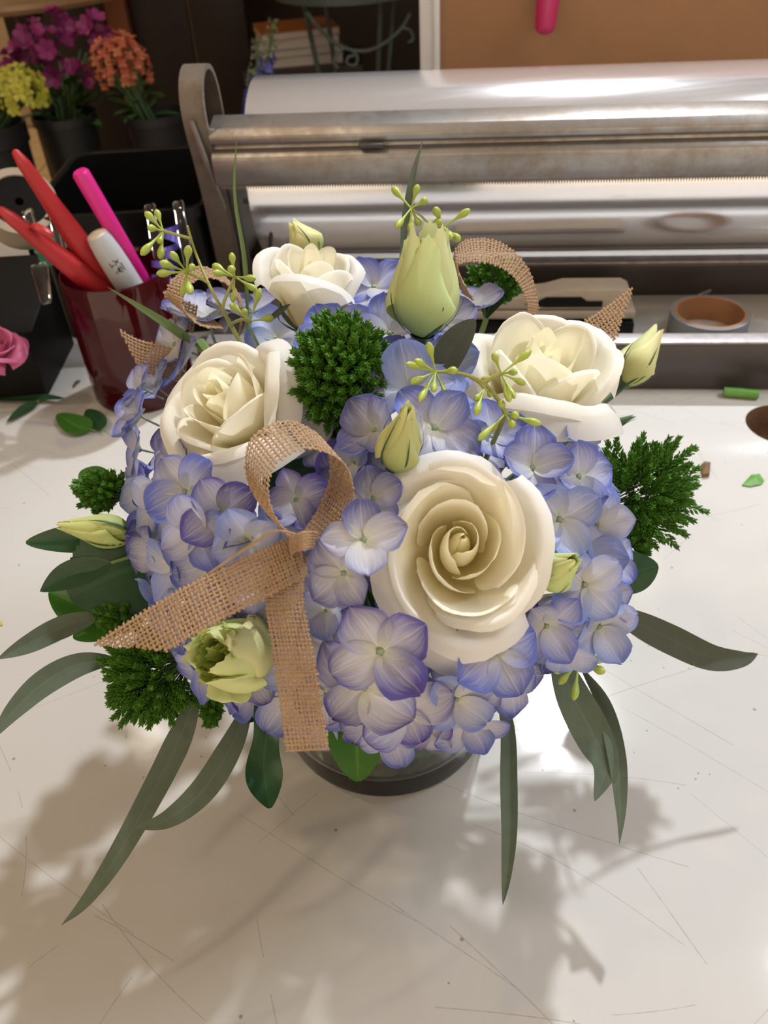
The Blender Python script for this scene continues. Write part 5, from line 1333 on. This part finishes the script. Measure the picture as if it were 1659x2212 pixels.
weave(t, 'loop', pp((645, 1172, BD+.006), (598, 1130, BD), (558, 1060, BD-.004), (566, 978, BD), (640, 938, BD+.006), (716, 972, BD+.010), (738, 1042, BD+.010), (712, 1110, BD+.008), (662, 1170, BD+.006)),
      pw([(30, 34, .004), (52, 48, .008), (62, 60, .012), (62, 66, .012), (58, 70, .012), (58, 66, .012), (56, 58, .012), (50, 36, .010), (36, 20, .004)], BD), 10, seed=1, fray=0.03)
weave(t, 'tail', pp((652, 1200, BD+.006), (570, 1238, BD), (440, 1302, BD-.002), (330, 1366, BD), (212, 1440, BD+.006)), pw([(26, 88, 0), (38, 90, .004), (44, 92, .004), (46, 90, .004), (48, 88, .004)], BD), 11, cut1=0.27, seed=2, fray=0.03)
weave(t, 'tail', pp((628, 1200, BD+.008), (614, 1290, BD+.002), (632, 1400, BD-.002), (648, 1510, BD-.004), (664, 1618, BD-.006)), pw([(80, 10, 0), (84, 0, 0), (90, -4, .004), (92, -8, .004), (92, -12, .004)], BD), 11, seed=3, fray=0.03)
weave(t, 'knot_wrap', pp((628, 1196, BD+.006), (630, 1178, BD-.006), (655, 1168, BD-.012), (680, 1166, BD-.006), (688, 1172, BD+.006)), pw([(6, 34, 0), (4, 36, 0), (2, 38, 0), (-2, 36, 0), (-4, 34, 0)], BD), 6, seed=9)
m = MB().tube(spline(pp((655, 1158, BD-.004), (600, 1146, BD-.006), (560, 1166, BD-.004), (470, 1226, BD), (420, 1262, BD+.002)), 20), 0.00045, 5); m.build('loose_thread', M_burlap, t)
BD = 0.435
t = thing('burlap_bow', P(1150, 690, BD), 'burlap ribbon arching over a green ball behind the full rose', 'bow', 'burlap bows')
weave(t, 'loop', pp((1010, 640, BD-.01), (985, 560, BD-.015), (1030, 540, BD-.008), (1085, 552, BD), (1128, 592, BD+.006), (1150, 650, BD+.010), (1148, 700, BD+.012)), pw([(20, 30, .012), (0, 52, .014), (0, 66, .012), (-20, 62, .012), (-34, 40, .012), (-34, 12, .012), (-30, 0, .012)], BD), 10, seed=4)
weave(t, 'tail', pp((1150, 728, BD+.008), (1200, 745, BD+.004), (1250, 738, BD), (1300, 712, BD), (1345, 680, BD), (1392, 642, BD)), pw([(0, 60, .004), (14, 66, .004), (30, 66, .004), (34, 64, .004), (36, 62, .004), (36, 60, .004)], BD), 10, cut1=0.36, seed=5)
t = thing('burlap_bow', P(420, 690, 0.44), 'burlap ribbon loop and tails behind the half open rose by the cup', 'bow', 'burlap bows')
BD = 0.428
weave(t, 'loop', pp((470, 700, BD), (420, 690, BD-.004), (378, 650, BD-.004), (392, 608, BD), (440, 588, BD+.004), (490, 608, BD+.008), (520, 660, BD+.010), (520, 710, BD+.012)), pw([(30, 30, .01), (30, 34, .012), (44, 30, .013), (50, 26, .012), (44, 40, .012), (34, 48, .012), (10, 50, .012), (0, 50, .012)], BD), 10, seed=6)
weave(t, 'tail', pp((400, 800, BD+.01), (350, 780, BD+.006), (300, 768, BD+.004), (262, 748, BD)), pw([(-12, 64, 0), (-10, 66, 0), (-2, 70, 0), (14, 74, 0)], BD), 10, cut1=0.35, seed=7)
weave(t, 'tail', pp((420, 690, BD+.014), (385, 672, BD+.014), (350, 652, BD+.014)), pw([(-10, 60, 0), (-6, 56, 0), (4, 50, 0)], BD), 8, cut1=0.4, seed=8)

# ================================================================ SCRAPS ON THE TABLE
a, b = G(1563, 846, 0.0045), G(1638, 852, 0.0045)
tag(MB().tube([a, a.lerp(b, .5), b], [0.0042, 0.0044, 0.0042], 14).build('stem_offcut', M_green), 'short cut green stem lying in front of the cutter rail', 'stem')
def scrap(label, outline, mat, z=0.0012, name='leaf_scrap'):
    pts = [G(x, y) for x, y in outline]; n = len(pts); c = sum(pts, Vector())/n
    V = [p+Vector((0, 0, z)) for p in pts]+[c+Vector((0, 0, z+0.003))]+[p+Vector((0, 0, 0.0003)) for p in pts]
    Fs = [(i, (i+1) % n, n) for i in range(n)]+[(i, n+1+i, n+1+(i+1) % n, (i+1) % n) for i in range(n)]+[tuple(n+1+i for i in reversed(range(n)))]
    return tag(ob(name, mesh(name, V, Fs, mat, False)), label, 'scrap')
scrap('torn green leaf scrap lying alone on the white table', [(1602, 1050), (1622, 1028), (1640, 1026), (1650, 1040), (1644, 1048), (1620, 1053)], M_green)
scrap('small brown bark scrap at the tip of the feathery spray', [(1512, 1012), (1520, 1005), (1533, 1007), (1531, 1030), (1516, 1033)], M_bark, 0.004, 'bark_scrap')
def flat_leaf(label, pts, w, mat, name='fallen_leaf', z=0.004, **kw):
    p3 = [G(x, y, z) for x, y in pts]; t = thing(name, G(*pts[0]), label, 'leaf', None); leaf(t, p3, w, mat=mat, face=Vector((0.0, -0.15, 1)), name='blade', **kw)
    MB().tube([p3[0], p3[0]+(p3[0]-p3[1]).normalized()*0.006], 0.0007, 5).build('petiole', M_stem, t); return t
flat_leaf('fallen pointed green leaf on the table by the red cup foot', [(196, 928), (165, 918), (124, 894)], 0.024, M_leafg, prof=prof_ovate, fold=0.15)
flat_leaf('second fallen green leaf tucked against the red cup foot', [(222, 926), (205, 905), (188, 884)], 0.018, M_leaf, prof=prof_ovate, fold=0.15)
flat_leaf('long dark cut leaf lying below the tape dispenser', [(-60, 856), (20, 858), (90, 858), (142, 861)], 0.012, M_leaf, fold=0.2)
flat_leaf('dark narrow leaf tip pointing to the front below the dispenser', [(80, 868), (50, 885), (14, 912)], 0.012, M_leaf, fold=0.2, z=0.003)
scrap('thin dry twig scrap beside the red cup', [(156, 836), (172, 822), (174, 824), (159, 839)], M_bark, 0.001, 'twig_scrap')
scrap('tiny yellow petal scrap at the table side', [(-6, 1340), (4, 1344), (6, 1352), (-4, 1354)], plain('yellow_petal', (0.6, 0.5, 0.05), 0.5), 0.001, 'petal_scrap')
